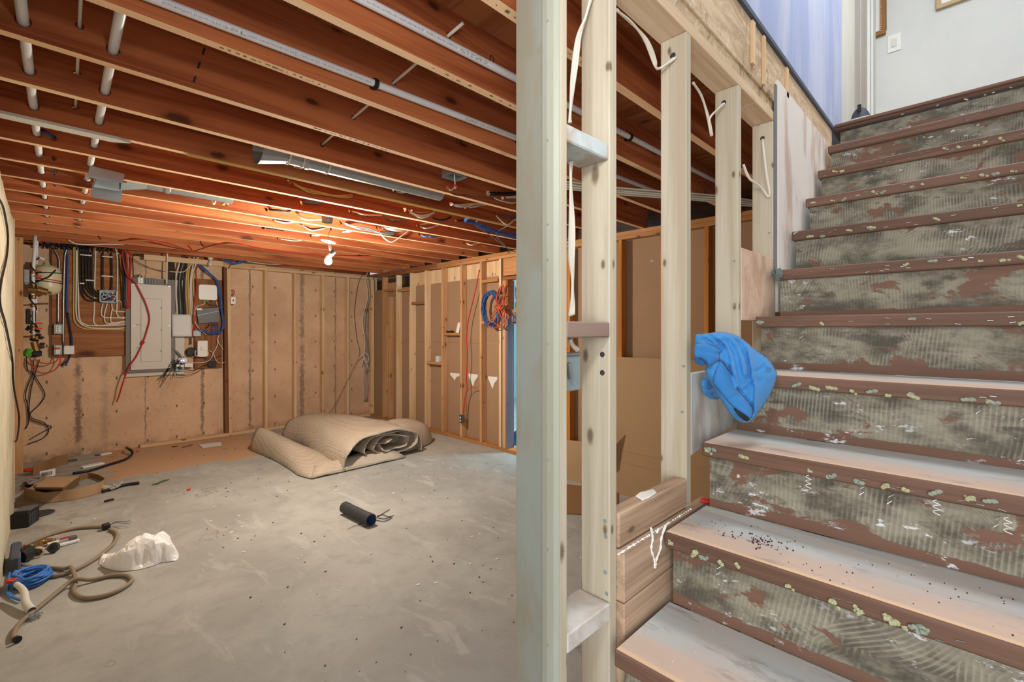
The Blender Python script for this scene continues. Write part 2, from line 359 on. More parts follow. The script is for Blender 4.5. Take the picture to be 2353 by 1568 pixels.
M['nosing'] = wood('brown_painted_nosing', '77594a', '5f4638', 1, 0, .6, .6)
M['white'] = plain('white_plastic', 'e2e0da', .4, 0, .4, .03)
M['pvc'] = plain('white_pvc', 'd8d8d8', .35, 0, .45, .03)
M['romex'] = plain('white_cable', 'd6cfc0', .5, 0, .35, .05)
M['yellowc'] = plain('yellow_cable', 'c9a55c', .5, 0, .35, .06)
M['black'] = plain('black_rubber', '1d1c1c', .5, 0, .35, .1)
M['greyc'] = plain('grey_cable', '6f7378', .5)
M['red'] = plain('red_cable', 'b3241c', .5, 0, .35)
M['redpaint'] = plain('red_paint', 'c73a22', .6)
M['orange'] = plain('orange_cord', 'b5502f', .5)
M['blue'] = plain('blue_cable', '2a5596', .5, 0, .35)
M['bluel'] = plain('light_blue_cable', '3f7cc8', .5, 0, .35)
M['galv'] = plain('galvanised_steel', 'a9b0b2', .42, .75, .5, .15, 9)
M['steel'] = plain('steel', '9c9d9e', .35, .85, .5)
M['boxgrey'] = plain('grey_metal_box', '8f9c9d', .5, .35, .4, .2, 20)
M['panel'] = plain('panel_enamel', 'c6bfb4', .45, 0, .4, .02)
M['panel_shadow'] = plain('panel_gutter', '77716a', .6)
M['brass'] = plain('brass', '8d6a3e', .4, .7, .5, .2)
M['tank'] = plain('cream_tank', 'cfc6a2', .35, 0, .45, .04)
M['paper'] = plain('paper', 'd8d5d4', .8, 0, .2, .03)
M['green'] = plain('green_plastic', '4f9a34', .5)
M['silver'] = plain('silver_plastic', '595b5e', .45, 0, .4, .1)
M['hose'] = plain('tan_hose', '8c7c66', .55, 0, .35, .15, 8)
M['tuft'] = plain('foam_tuft', 'aaaa84', .9, 0, .1, .35, 60)
M['tuft2'] = plain('grey_green_tuft', '8f9888', .9, 0, .1, .35, 60)
M['insul'] = plain('foam_grey', '5f6763', .9)
M['ink'] = plain('ink', '33302e', .8); M['inkgrey'] = plain('grey_ink', '73757a', .8); M['inkgreen'] = plain('green_ink', '5c6a3a', .8)
M['pencil'] = plain('pencil_mark', '4d2718', .9)
M['dirty_pvc'] = plain('dirty_black_pipe', '3c3d3f', .6, 0, .3, .35, 25)
M['bluein'] = plain('blue_pipe_lining', '35517c', .5)
M['wood_frame'] = plain('light_wood_frame', 'b99f78', .5); M['gilt'] = plain('brown_gilt_frame', '8e6434', .45)
M['blue_room'] = plain('pale_blue_paint', 'bcd5da', .7, 0, .2, .03)
M['shoe'] = plain('dark_shoe', '3f4349', .7, 0, .3, .2, 40)
M['sole'] = plain('shoe_sole', 'b3aca2', .7)
def fabric(name, a, b, sc=900, rough=.9):
    n = N(name, rough, 0, .15); v = n.coord(False); f = n.noise(v, 9., 4); g = n.noise(v, sc, 1)
    n.b.inputs['Sheen Weight'].default_value = .12; n.bump(g, .25, .001)
    return n.col(n.mix(f, lin(a), lin(b)))
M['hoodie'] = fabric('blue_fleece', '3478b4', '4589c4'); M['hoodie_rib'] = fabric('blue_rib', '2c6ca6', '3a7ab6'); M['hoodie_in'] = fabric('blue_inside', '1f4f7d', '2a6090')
def bubble():
    n = N('bubble_insulation', .45, 0, .4); v = n.coord(False)
    vo = n.n('TexVoronoi', {'distance': 'EUCLIDEAN'}, Vector=n.scale(v, (1, 1, 1)), Scale=62., Randomness=.18).outputs['Distance']
    f = n.noise(v, 2., 4); c = n.mix(f, lin('b2a492'), lin('cec1ae')); c = n.mix(n.ramp(vo, .42, .62, 0., .45), c, lin('8f7a60'))
    n.bump(n.ramp(vo, .6, .1), .7, .006); return n.col(c)
M['bubble'] = bubble()
M['bubble_in'] = plain('bubble_inner', '8f8578', .6)
def bagm():
    n = N('translucent_bag', .27, 0, .5); n.b.inputs['Subsurface Weight'].default_value = .35; n.b.inputs['Subsurface Radius'].default_value = (.05, .05, .05); n.b.inputs['Subsurface Scale'].default_value = .6
    v = n.coord(False); n.bump(n.noise(v, 30., 5, .6, 2.), .35, .006)
    return n.col(lin('f7f5f2'))
M['bag'] = bagm()
def film():
    n = N('clear_film', .15, 0, .6); n.b.inputs['Transmission Weight'].default_value = .8; v = n.coord(False); n.bump(n.noise(v, 18., 4, .6, 1.), .6, .02)
    return n.col((.9, .85, .78, 1))
M['film'] = film()
def glow(name, c, st):
    n = N(name, .4); n.b.inputs['Emission Color'].default_value = c; n.b.inputs['Emission Strength'].default_value = st; return n.col((1, 1, 1, 1))
M['bulb'] = glow('lit_bulb', (1, .92, .80, 1), BULB_STRENGTH)
M['frost'] = plain('frosted_bulb', 'cfc9b8', .3); M['led'] = glow('blue_indicator', (.1, .25, 1, 1), 8)
# ------------------------------------------------------------------ large structure
LWX = -.175            # face of the left wall
BWY = 7.5              # face of the back wall
XR = 3.96              # stud faces of the right wall
YS = .60               # stair side of the stair wall
JZ, JT = 2.431, 2.666  # underside and top of the joists
ZL = 2.667             # landing floor
struct('floor', B().box(-.5, 9, -1.6, 9, -.1, 0), M['floor'])
b = B().box(-.42, 9, YS+.115, 9, 2.686, 2.70); ceiling = struct('ceiling', b, M['subfloor'])
for i in range(4):
    for j in range(4):
        mk('subfloor_panel', B().box(-.42+i*2.4+.002, -.42+i*2.4+2.398, .72+j*1.22+.002, .72+j*1.22+1.218, 2.667, 2.685), M['subfloor'], ceiling)
JY = {k: 1.3866+.4064*k for k in range(-1, 16)}
def jface(x, y):   # first joist face a pixel's ray meets
    for k in range(-1, 16):
        p = oy(x, y, JY[k])
        if p.z >= JZ: return k, p
    return 15, oy(x, y, JY[15])
HOLES = {k: [] for k in JY}
def line_fit(px):   # straight run along Y through the holes seen on joist faces
    P = [oy(x, y, JY[k]) for k, x, y in px]; n = len(P)
    my = sum(p.y for p in P)/n; out = []
    for i in (0, 2):
        mi = sum(p[i] for p in P)/n; sl = sum((p.y-my)*(p[i]-mi) for p in P)/max(1e-6, sum((p.y-my)**2 for p in P)); out.append((mi, sl))
    return lambda y: Vector((out[0][0]+out[0][1]*(y-my), y, out[1][0]+out[1][1]*(y-my)))
def run_through(f, y0, y1, r):
    for k in JY:
        if y0-.1 < JY[k] < y1+.1:
            p = f(JY[k]+.019); HOLES[k].append((p.x, p.z, r))
RUN_A = line_fit([(2,51,44),(3,63,161),(4,76.5,245),(5,87,308),(6,93,358),(7,96,396),(8,97,425.5),(9,102,452),(10,103.5,476)])
RUN_B = line_fit([(2,257,113),(3,240,211),(4,228,277),(5,218,333.5),(6,209,379),(7,200.4,413),(8,194,442),(9,190,465),(10,185,486)])
RUN_C = line_fit([(2,180.6,59),(3,180.6,168),(4,172,247)])
RUN_D = line_fit([(1,910,190),(2,810,272),(3,733,329),(4,687,384)])
RUN_E = line_fit([(6,124,365),(7,125,397),(8,126,424)])
for f, y0, y1, r in ((RUN_A, .9, 6.95, .021), (RUN_B, .9, 6.95, .021), (RUN_C, .9, 3.1, .013), (RUN_D, 1.2, 2.75, .013), (RUN_E, 3.6, 5.1, .013)): run_through(f, y0, y1, r)
# cables that come out of a joist hole: (name colour, radius, pixel path); the first pixel is the hole
def ja(x, y): return (860+x/6.92, 380+y/6.92)
def jb(x, y): return (540+x/6.271, 310+y/6.271)
def jd(x, y): return (220+x/6.92, 370+y/6.92)
LOOPS = [
 ('white cable sagging from a joist hole right of the round duct', 'romex', .006, [ja(310,400), ja(430,435), ja(560,415), ja(740,440), ja(960,430)]),
 ('pair of white cables looped below the steel ceiling box', 'romex', .010, [ja(1220,620), ja(1300,640), ja(1480,640), ja(1650,612), ja(1780,622)]),
 ('short white cable beneath the looped pair of cables by the post', 'romex', .006, [ja(1450,675), ja(1600,660), ja(1750,622)]),
 ('ribbed black flexible tube running to the grey post', 'black', .013, [ja(1810,450), ja(1950,452), ja(2353,460), ja(2480,462)]),
 ('thin white cable dipping under the ribbed black tube', 'romex', .005, [ja(1840,485), ja(2000,560), ja(2220,600), ja(2353,540), ja(2700,480)]),
 ('double white cable just below the ribbed black tube', 'romex', .009, [ja(2040,525), ja(2200,502), ja(2353,495), ja(2700,480)]),
 ('navy cable passing behind the grey post under the joists', 'blue', .006, [ja(1910,750), ja(2160,812), ja(2353,835), ja(2700,860)]),
 ('white cable making a deep U below the navy cable', 'romex', .007, [ja(1905,755), ja(1990,860), ja(2120,945), ja(2230,870), ja(2353,855), ja(2600,860)]),
 ('bunch of cream cables dipping under the taped joist', 'romex', .011, [ja(485,710), ja(680,800), ja(820,810), ja(950,750)]),
 ('yellow cable dipping above the bunch of cream cables', 'yellowc', .006, [ja(600,722), ja(740,752), ja(900,740)]),
 ('black cable bowing below the bunch of cream cables', 'black', .007, [ja(870,805), ja(1030,865), ja(1140,860), ja(1225,820)]),
 ('short black cable at the start of the blue bundle', 'black', .007, [ja(1310,880), ja(1380,876), ja(1440,870)]),
 ('flat loop of white cable under a joist left of the blue bundle', 'romex', .007, [ja(690,955), ja(800,1000), ja(920,985), ja(1020,950)]),
 ('white cable above the flat white loop', 'romex', .006, [ja(690,950), ja(800,932), ja(900,922)]),
 ('large white cable loop hanging right of the lit bulb', 'romex', .007, [ja(45,995), ja(150,1150), ja(280,1220), ja(430,1130), ja(550,1045)]),
 ('bundle of white and grey cables over the large white loop', 'romex', .012, [ja(50,985), ja(250,1015), ja(430,1025), ja(520,1010)]),
 ('light blue data cable curls beneath a far joist', 'bluel', .008, [ja(720,1095), ja(800,1135), ja(870,1118), ja(900,1142), ja(1010,1130)]),
 ('white and yellow cable curls near the right wall plate', 'romex', .008, [ja(1430,1230), ja(1540,1270), ja(1600,1250), ja(1680,1240)]),
 ('orange cable curl beside the right wall plate', 'orange', .006, [ja(1660,1265), ja(1790,1290), ja(1850,1275)]),
 ('grey cable drooping between the steel box and large white loop', 'greyc', .008, [ja(120,795), ja(250,855), ja(400,862), ja(530,858)]),
 ('cream and yellow cables sagging under the taped joist mid ceiling', 'yellowc', .009, [jb(790,682), jb(950,760), jb(1150,830), jb(1450,880), jb(1690,882)]),
 ('thick brown cable emerging from a hole left of mid ceiling', 'greyc', .010, [jb(970,975), jb(1060,965), jb(1240,975)]),
 ('black flat cable left of the hanging lamp', 'black', .010, [jb(440,1078), jb(600,1085), jb(720,1108), jb(800,1095)]),
 ('white cable curling down to the lamp junction box', 'romex', .008, [jb(885,1118), jb(960,1195), jb(1060,1225), jb(1200,1218), jb(1380,1212)]),
 ('white cable bowing left of the lamp junction box', 'romex', .007, [jb(540,1218), jb(640,1255), jb(740,1270), jb(860,1258)]),
 ('blue grey cable dipping under the lamp junction box', 'greyc', .008, [jb(950,1280), jb(1040,1350), jb(1130,1378), jb(1300,1345)]),
 ('grey data cables stretched right of the lamp junction box', 'greyc', .010, [jb(1520,1265), jb(1700,1320), jb(1900,1365), jb(2100,1415), jb(2300,1420)]),
 ('black cable lying on a joist left of the bulb', 'black', .008, [jb(405,1338), jb(550,1355), jb(700,1378)]),
 ('white cable end in a dark hole left of the bulb', 'romex', .006, [jb(620,1492), jb(740,1515), jb(860,1530), jb(960,1520)]),
 ('white cable at the joist near the lamp disc', 'romex', .009, [jb(1100,1455), jb(1160,1450), jb(1230,1440)]),
 ('white cable right of the lamp disc', 'romex', .009, [jb(1545,1408), jb(1600,1395), jb(1680,1385)]),
 ('white cable hanging in a hook beside the lamp box', 'romex', .007, [jb(1660,1098), jb(1750,1120), jb(1900,1155), jb(2120,1160)]),
 ('white U shaped cable beneath the round duct end', 'romex', .008, [jd(1820,600), jd(1845,660), jd(1885,675), jd(1905,590)]),
 ('yellow U shaped cable next to the white U', 'yellowc', .008, [jd(1960,620), jd(2000,675), jd(2040,685), jd(2045,615)]),
 ('white cable hook beyond the yellow U', 'romex', .008, [jd(2060,690), jd(2110,665), jd(2120,630)]),
 ('white cable curving under the taped round duct', 'romex', .0058, [(681,386), (698,384), (712,366), (716,361)]),
 ('blue cable end left of the pipe collar', 'blue', .008, [(124,318), (112,309), (96,299)]),
]
for lb, c, r, px in LOOPS:
    k, p = jface(*px[0])
    if p.z < JT-.03: HOLES[k].append((p.x, p.z, r+.008))
SHAFT = (.26, .23)
def joist(k):
    x0, x1, y0, y1 = (-.42, 4.03, JY[k], JY[k]+.038) if k < 15 else (-.42, 4.03, 7.52, 7.558)
    pts = [(x0, JZ), (x1, JZ), (x1, JT), (x0, JT)]; loops = [[0, 1, 2, 3]]; ok = []
    for x, z, r in HOLES.get(k, []):
        if z-r < JZ+.006 or z+r > JT-.006 or any(math.hypot(x-a, z-c) < r+d+.004 for a, c, d in ok): continue
        ok.append((x, z, r)); n0 = len(pts)
        pts += [(x+r*math.cos(2*math.pi*i/10), z+r*math.sin(2*math.pi*i/10)) for i in range(10)]; loops.append(list(range(n0, n0+10)))
    edges = [(l[i], l[(i+1) % len(l)]) for l in loops for i in range(len(l))]
    rv, _, rf, *_ = delaunay_2d_cdt([Vector(p) for p in pts], edges, [], 4, 1e-6)
    mid = lambda f: (sum(rv[i].x for i in f)/len(f), sum(rv[i].y for i in f)/len(f))
    rf = [tuple(f) for f in rf if not any(math.hypot(mid(f)[0]-a, mid(f)[1]-c) < d*.97 for a, c, d in ok)]
    q = B(); q.add([(p.x, y0, p.y) for p in rv], rf); q.add([(p.x, y1, p.y) for p in rv], [f[::-1] for f in rf])
    for li, l in enumerate(loops):
        for i in range(len(l)):
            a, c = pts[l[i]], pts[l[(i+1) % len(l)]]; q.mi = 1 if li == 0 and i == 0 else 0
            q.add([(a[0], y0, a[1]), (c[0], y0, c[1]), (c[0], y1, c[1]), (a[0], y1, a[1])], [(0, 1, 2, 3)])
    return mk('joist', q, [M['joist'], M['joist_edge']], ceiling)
JO = {k: joist(k) for k in range(-1, 16)}
def joist_text(txt, x, y, size, k, mat='pencil'):   # handwriting on a joist face
    v, f = glyphs(txt, size); p = oy(x, y, JY[k]-.0012)
    mk('handwriting', B().add([(p.x+a, p.y, p.z+c) for a, c in v], f), M[mat], JO[k])
joist_text('55"', 306, 412, .07, 7); joist_text('18', 1046, 330, .055, 2, 'ink'); joist_text('52', 175, 413, .06, 8); joist_text('0', 1124, 146, .06, 0)
for k, (a_, b_) in {0: (1.0, 1.9), 1: (.42, .80), -1: (.9, 1.5), 2: (.9, 1.3), 5: (1.6, 2.4)}.items():   # grading stamps on the undersides
    q = B(); rr = random.Random(60+k)
    for i in range(16):
        x = a_+(b_-a_)*i/16; q.box(x, x+rr.uniform(.004, .02), JY[k]+.012+rr.uniform(0, .008), JY[k]+.016+rr.uniform(.002, .008), JZ-.0008, JZ-.0002)
    mk('grade_stamp', q, M['inkgreen' if k < 2 else 'ink'], JO[k])['kind'] = 'stuff'
# marker dashes, bark and the drywall strip on single joists
q = B()
for i, (x, y) in enumerate(((468,118),(457,150),(447,182))):
    p = oy(x, y, JY[2]-.001); q.obox(p, (.004, 0, .001), (0, .0004, 0), (.003, 0, .014))
mk('marker_dashes', q, M['ink'], JO[2])
q = B()
for y in (JY[4]+.006, JY[4]+.020, JY[4]+.033): q.tube([(.55, y, JZ-.004), (1.6, y, JZ-.005), (3.94, y, JZ-.004)], .0035, 6)
p0, p1 = oy(270, 330, JY[4]), oy(1196, 515, JY[4])
tag(mk('stapled_cable_run', q, M['yellowc']), 'thin yellowish cables stapled side by side under one joist', 'cable')
a = oy(272, 322, JY[4]); q = B(); q.prism([(-.4, JY[4]-.008, JZ-.014), (a.x, JY[4]-.008, JZ-.014), (a.x+.05, JY[4]+.01, JZ-.014), (a.x-.02, JY[4]+.06, JZ-.014), (-.4, JY[4]+.06, JZ-.014)], (0, 0, .0135))
tag(mk('drywall_strip', q, M['offwhite']), 'cream drywall strip nailed under the left end of a joist', 'drywall strip')
q = B()
for i in range(26):   # bark left along the edge of one joist
    x = 2.05+i*.05; z = JZ+.002+.05*math.sin(math.pi*i/26)
    q.ball((x, JY[3]-.001, z), .018+.010*R.random(), 8, (1.6, .12, .35), .35)
o = mk('bark_edge', q, M['dark_z'], JO[3]); o['kind'] = 'stuff'

# left wall: cream plaster on concrete, ragged top edge
rows = []; r2 = random.Random(3)
for i in range(34):
    y = 1.6+(5.80-1.6)*i/33; row = []
    for j in range(14):
        z = 2.36*j/13; dx = .010*noise.noise((y*2, z*2, 1))+.005*noise.noise((y*9, z*9, 4))
        if j == 13: z += .03*noise.noise((y*5, 0, 9))
        if i == 33: dx -= .02
        row.append((LWX+dx, y+(.008*noise.noise((z*8, 3, 3)) if i == 33 else 0), z))
    rows.append(row)
q = B().grid(rows); q.grid([[(LWX-.02, 5.80, 2.36*j/13), (-.42, 5.82, 2.36*j/13)] for j in range(14)][::-1])
q.grid([[(p[-1][0], p[-1][1], p[-1][2]), (-.42, p[-1][1], 2.34)] for p in rows])
struct('wall_left', q, M['plaster'], smooth=True)
q = B().box(-.30, -.165, 5.83, 5.93, 0, 2.42); q.box(-.30, -.15, 7.28, 7.45, 0, 2.42)
wr = struct('wall_left_recess', B().box(-.42, -.215, 5.82, 7.5, 0, 2.43), M['plaster'])
mk('stud', B().box(-.214, -.176, 5.83, 5.87, 0, 2.43), M['tan_light'], wr, bevel=.003)
mk('stud', B().box(-.214, -.150, 6.95, 6.99, 0, 2.43), M['tan'], wr, bevel=.003)
struct('wall_left_upper', B().box(-.45, -.425, .6, 7.6, 0, 2.70), M['joist'])

# back wall: concrete with a stud frame in front of its right half
wb = struct('wall_back', B().box(-.424, 4.15, BWY, BWY+.018, 0, 2.43), M['concrete'])
def bstud(x0, x1, z0=.039, z1=2.352, m='tan_light', lean=0, y0=7.40):
    q = B().box(x0, x1, y0, y0+.09, z0, z1); q.v = [(x+lean*(2.35-z)/2.35, y, z) for x, y, z in q.v]
    return mk('stud', q, M[m], wb, bevel=.002)
bstud(1.762, 1.802, m='dark_z', lean=.02); bstud(1.803, 1.848, lean=.025)
for x in (2.288, 2.705, 3.135, 3.552): bstud(x, x+.040)
bstud(3.985, 4.025); bstud(4.026, 4.045, m='tan_light')
mk('plate', B().box(.885, 1.76, 7.386, 7.412, 2.36, 2.428), M['tan_x'], wb, bevel=.002); mk('plate', B().box(1.765, 4.03, 7.40, 7.49, 2.353, 2.391), M['tan_x'], wb, bevel=.002)
mk('plate', B().box(1.765, 2.30, 7.395, 7.49, 2.392, 2.430), M['tan_x'], wb, bevel=.002)
mk('plate', B().box(.85, 4.045, 7.395, 7.49, 0, .038), M['tan_x'], wb, bevel=.003)
# right wall: studs, backing paper, doorway
D0, D1 = 3.16, 4.05     # doorway
q = B().box(XR+.092, XR+.106, D1+.08, 7.50, 0, 1.30); q.box(XR+.092, XR+.106, D1+.08, 7.5, 1.302, 2.16); q.box(XR+.092, XR+.106, .7, D0-.08, 0, 2.355); q.box(XR+.092, XR+.106, D0-.08, D1+.08, 2.12, 2.355)
wrt = struct('wall_right', q, M['drywall_back'])
mk('backing_plywood', B().box(XR+.0925, XR+.108, D1+.08, 6.2, 2.161, 2.39), M['tan_light'], wrt)
mk('backing_plywood', B().box(XR+.0925, XR+.108, 6.63, 6.98, 2.161, 2.26), M['tan'], wrt)
def rstud(y0, y1, z0=.039, z1=2.354, m=None, d=.089, name='stud', x0=0.):
    return mk(name, B().box(XR+x0, XR+x0+d, y0, y1, z0, z1), m or [M['tan'], M['tan_light']][R.random() < .35], wrt, bevel=.002)
f = XR/4.0
for y, m in ((7.03, 'tan'), (6.60, 'tan_light'), (6.20, 'tan_light'), (5.80, 'tan_light'), (5.39, 'tan'), (4.965, 'tan'), (4.56, 'tan')):
    rstud(y*f-.019, y*f+.019, m=M[m])
rstud(6.84*f-.019, 6.84*f+.019, z1=2.02, m=M['tan']); rstud(6.24*f-.02, 6.24*f+.0, z1=2.0, m=M['tan_light'], d=.05)
rstud(4.178*f, 4.215*f, m=M['tan_light']); rstud(4.098*f, 4.150*f, z1=2.085, m=M['tan'])
mk('door_jack', B().box(XR-.004, XR+.105, 4.052*f, 4.094*f, .039, 1.66), M['jamb_purple'], wrt, bevel=.002); mk('door_jack', B().box(XR-.004, XR+.105, 4.052*f, 4.094*f, 1.661, 2.085), M['brown_y'], wrt, bevel=.002)
for y in (3.13, 3.09, 2.46, 2.02, 1.62, 1.22, .8): rstud(y-.019, y+.019, m=M['orange_z'])
mk('header', B().box(XR+.01, XR+.088, D0, 4.098*f+.05, 2.14, 2.352), M['tan_y'], wrt, bevel=.002)
mk('header', B().box(XR, XR+.089, D0, 4.098*f+.05, 2.088, 2.126), M['brown_y'], wrt, bevel=.002)
mk('plate', B().box(XR, XR+.089, 5.45, 7.49, 2.393, 2.430), M['brown_y'], wrt, bevel=.002); mk('plate', B().box(XR, XR+.089, .7, 5.449, 2.393, 2.430), M['tan_y'], wrt, bevel=.002)
mk('plate', B().box(XR, XR+.089, .7, 5.449, 2.355, 2.392), M['tan_y'], wrt, bevel=.002); mk('plate', B().box(XR, XR+.089, 5.45, 7.1, 2.355, 2.392), M['brown_y'], wrt, bevel=.002)
mk('plate', B().box(XR, XR+.089, 4.055*f, 7.38, 0, .038), M['tan_y'], wrt, bevel=.003); mk('plate', B().box(XR, XR+.089, .7, 3.10, 0, .038), M['orange_y'], wrt, bevel=.003)
mk('plate_stub', B().box(XR-.01, XR+.105, 3.7, 4.05*f, 0, .04), M['orange_y'], wrt, bevel=.003)
def rblock(px, ya, yb, m='tan_y', d=.089, x0=0.):
    z = ox(px[0], px[1], XR).z; return mk('blocking', B().box(XR+x0, XR+x0+d, ya*f+.02, yb*f-.02, z-.036, z), M[m], wrt, bevel=.002)
rblock((958,694), 5.80, 6.20, 'brown_y'); rblock((995,832), 5.39, 5.80); rblock((1037,765), 4.965, 5.39); rblock((1120,738), 4.215, 4.56); rblock((1125,642), 4.215, 4.56)
rblock((890,665), 6.6, 7.03); rblock((928,664), 6.22, 6.6)
q = B(); q.box(XR+.04, XR+.06, 3.9, 4.04*f, 1.69, 1.73); mk('broken_board', q, M['tan_y'], wrt, bevel=.002)
mk('broken_board', B().box(XR+.02, XR+.10, 3.80, 3.97, 1.55, 1.69), M['jamb_purple'], wrt, bevel=.002)
mk('backing_plywood', B().box(XR+.10, XR+.106, D0, 3.99, 1.74, 2.085), M['tan_light'], wrt)
q = B(); r3 = random.Random(5); y = 3.2
while y < 3.8:
    h = .06+.10*r3.random(); q.prism([(XR+.10, y, 1.735), (XR+.10, y+.03, 1.735), (XR+.10, y+.016, 1.735-h)], (.006, 0, 0)); y += .022
mk('torn_drywall', q, M['inkgrey'], wrt)['kind'] = 'stuff'
for i, (x, y, hh) in enumerate(((1046,858,.10),(1088,860,.17),(1133,866,.16))):   # drips of white foam
    ya = ox(x-11, y, XR+.091).y; yb = ox(x+10, y, XR+.091).y; z = ox(x, y, XR+.091).z; m_ = (ya+yb)/2; w_ = (ya-yb)/2
    poly = [(XR+.088, ya, z), (XR+.088, yb, z), (XR+.088, yb, z-.03), (XR+.088, m_-w_*.3, z-hh*.55), (XR+.088, m_, z-hh), (XR+.088, m_+w_*.35, z-hh*.7), (XR+.088, ya, z-.03)]
    mk('foam_drip', B().prism(poly, (.0035, 0, 0)), M['white'], wrt)
for i, k in enumerate((8, 10, 12, 13)):
    p = JY[k]+.2; mk('red_block', B().box(4.052, 4.066, p, p+.05, 2.432, 2.60), M['redpaint'], wrt, label='red painted block above the top plate')
# blue room beyond the doorway
struct('wall_blue_back', B().box(7.3, 7.33, .7, 8.6, 0, 2.43), M['blue_room']); struct('wall_blue_side', B().box(4.07, 7.3, 8.2, 8.23, 0, 2.43), M['blue_room'])
struct('ceiling_blue', B().box(4.075, 7.3, .7, 8.2, 2.433, 2.45), M['blue_room'])
struct('wall_blue_blocker', B().box(4.55, 4.57, 5.2, 8.2, 0, 2.43), M['dark_z'])  # added dark partition, keeps blue room light out of the wall gaps
struct('baseboard_blue', B().box(7.285, 7.299, .8, 8.19, 0, .09), M['blue_room'])
# stair wall
JAMBX = .7455
ws = struct('wall_stair', B().box(.735, 5.0, YS+.03, YS+.095, JZ, 2.64), M['rim'])
mk('jamb_board', B().box(JAMBX-.008, JAMBX+.012, YS+.004, YS+.122, 0, 2.349), M['jamb'], ws, bevel=.001)
q = B(); bead = [(JAMBX-.018, YS+.036), (JAMBX-.020, YS+.022), (JAMBX-.018, YS+.006), (JAMBX-.011, YS-.003), (JAMBX-.0085, YS-.004), (JAMBX-.0085, YS+.036)]
q.prism([(x, y, 0) for x, y in bead], (0, 0, 2.349)); mk('corner_bead', q, M['bead'], ws)
mk('jamb_edge', B().box(JAMBX-.0082, JAMBX+.013, YS-.004, YS+.0035, 0, 2.349), M['pine'], ws, bevel=.001)
SX = [.921, 1.324, 1.742, 2.144]
for i, x in enumerate(SX): mk('stud', B().box(x, x+.032, YS, YS+.081, 0, 2.349), M['pine'], ws, bevel=.003)
mk('plate', B().box(.735, 1.93, YS, YS+.088, 2.3495, 2.388), M['pine_x'], ws, bevel=.002); mk('plate', B().box(1.932, 2.62, YS, YS+.088, 2.3495, 2.388), M['pine_x'], ws, bevel=.002)
mk('plate', B().box(.735, 3.3, YS+.006, YS+.088, 2.3885, 2.43), M['rim'], ws, bevel=.002)
mk('rim_board', B().box(.735, 3.25, YS-.002, YS+.028, 2.4305, 2.64), M['rim'], ws, bevel=.002)
for x0, z0, dx in ((1.86, 2.47, .028), (1.99, 2.44, .02), (2.30, 2.50, .03)):
    mk('wood_sliver', B().box(x0, x0+dx, YS-.012, YS-.0025, z0, 2.63), M['tan_light'], ws)
mk('block', B().box(.760, .919, YS+.001, YS+.085, 1.867, 1.903), M['block_blue'], ws, bevel=.003)
mk('block', B().box(.760, .919, YS-.003, YS+.085, 1.457, 1.492), M['block_brown'], ws, bevel=.003)
mk('block', B().box(.760, .919, YS-.004, YS+.085, .805, .846), M['block_white'], ws, bevel=.003)
mk('block', B().box(.955, 1.322, YS-.004, YS+.036, .958, 1.040), M['skirt'], ws, bevel=.004, label='thick stained block topped with white plaster')
mk('skirt_board', B().box(.955, 1.45, YS-.018, YS+.012, .834, .955), M['skirt'], ws, bevel=.003); mk('skirt_board', B().box(.955, 1.30, YS-.018, YS+.012, .45, .832), M['skirt'], ws, bevel=.003)
mk('plaster_smear', B().prism([(1.07, YS+.0, 1.0402), (1.10, YS-.003, 1.0402), (1.15, YS+.002, 1.0402), (1.165, YS+.02, 1.0402), (1.12, YS+.034, 1.0402), (1.085, YS+.028, 1.0402)], (0, 0, .003)), M['white'], ws, bevel=.002)
q = B().prism([(1.357, YS, 1.10), (1.74, YS, 1.15), (1.74, YS, 1.345), (1.357, YS, 1.345)], (0, .018, 0)); mk('skirt_board', q, M['skirt_grey'], ws, bevel=.002)
mk('plywood_patch', B().box(1.776, 2.143, YS-.001, YS+.012, 1.51, 1.772), M['pink_ply'], ws, bevel=.002)
mk('wall_panel', B().box(2.172, 3.07, YS-.012, YS+.001, 1.55, 2.525), M['white_panel'], ws, bevel=.002)
mk('dark_edge_strip', B().box(2.150, 2.171, YS-.008, YS-.001, 1.7, 2.50), M['inkgrey'], ws)
mk('wall_panel', B().box(3.072, 3.25, YS-.006, YS+.001, 1.9, 2.43), M['osb'], ws, bevel=.002)
struct('trim_1', B().box(1.2, 3.262, YS-.014, YS+.03, 2.641, 2.659), M['dark_trim'])
struct('wall_upper_left', B().box(1.0, 3.55, YS, YS+.1, 2.66, 5.2), M['blue_wall'])
struct('wall_upper_corner', B().box(3.551, 4.02, YS+.006, YS+.1, 2.668, 5.2), M['offwhite'])
q = B().box(4.021, 4.28, YS+.012, YS+.1, 2.668, 5.2); dr = struct('door_1', q, M['beige'])
mk('door_edge', B().box(4.30, 4.56, YS+.008, YS+.1, 2.668, 5.2), M['beige'], dr); mk('jamb', B().box(4.562, 4.86, YS-.01, YS+.1, 2.668, 5.2), M['white_wall'], dr, bevel=.006)
mk('stop', B().box(4.60, 4.66, YS-.025, YS-.011, 2.668, 5.2), M['white_wall'], dr, bevel=.003)
p = oy(2004, 18, YS-.026); q = B().box(4.667, 4.735, YS-.014, YS-.0105, p.z-.075, p.z+.07); sp = mk('strike_plate', q, M['steel'], dr, bevel=.0015)
q = B(); [q.lathe([(.007, 0), (.007, .002)], (4.70, YS-.0165, p.z+dz), (0, 1, 0), 10) for dz in (-.05, .0, .045)]; mk('screw_holes', q, M['ink'], sp)
struct('wall_upper_back', B().box(5.0, 5.06, -1.2, .712, 2.66, 5.2), M['white_wall'])
struct('landing_floor', B().box(3.27, 5.0, -.75, YS, 2.645, ZL), M['nosing'])
struct('wall_stair_far', B().box(.9, 5.0, -.80, -.76, 0, 5.2), M['white_wall'])
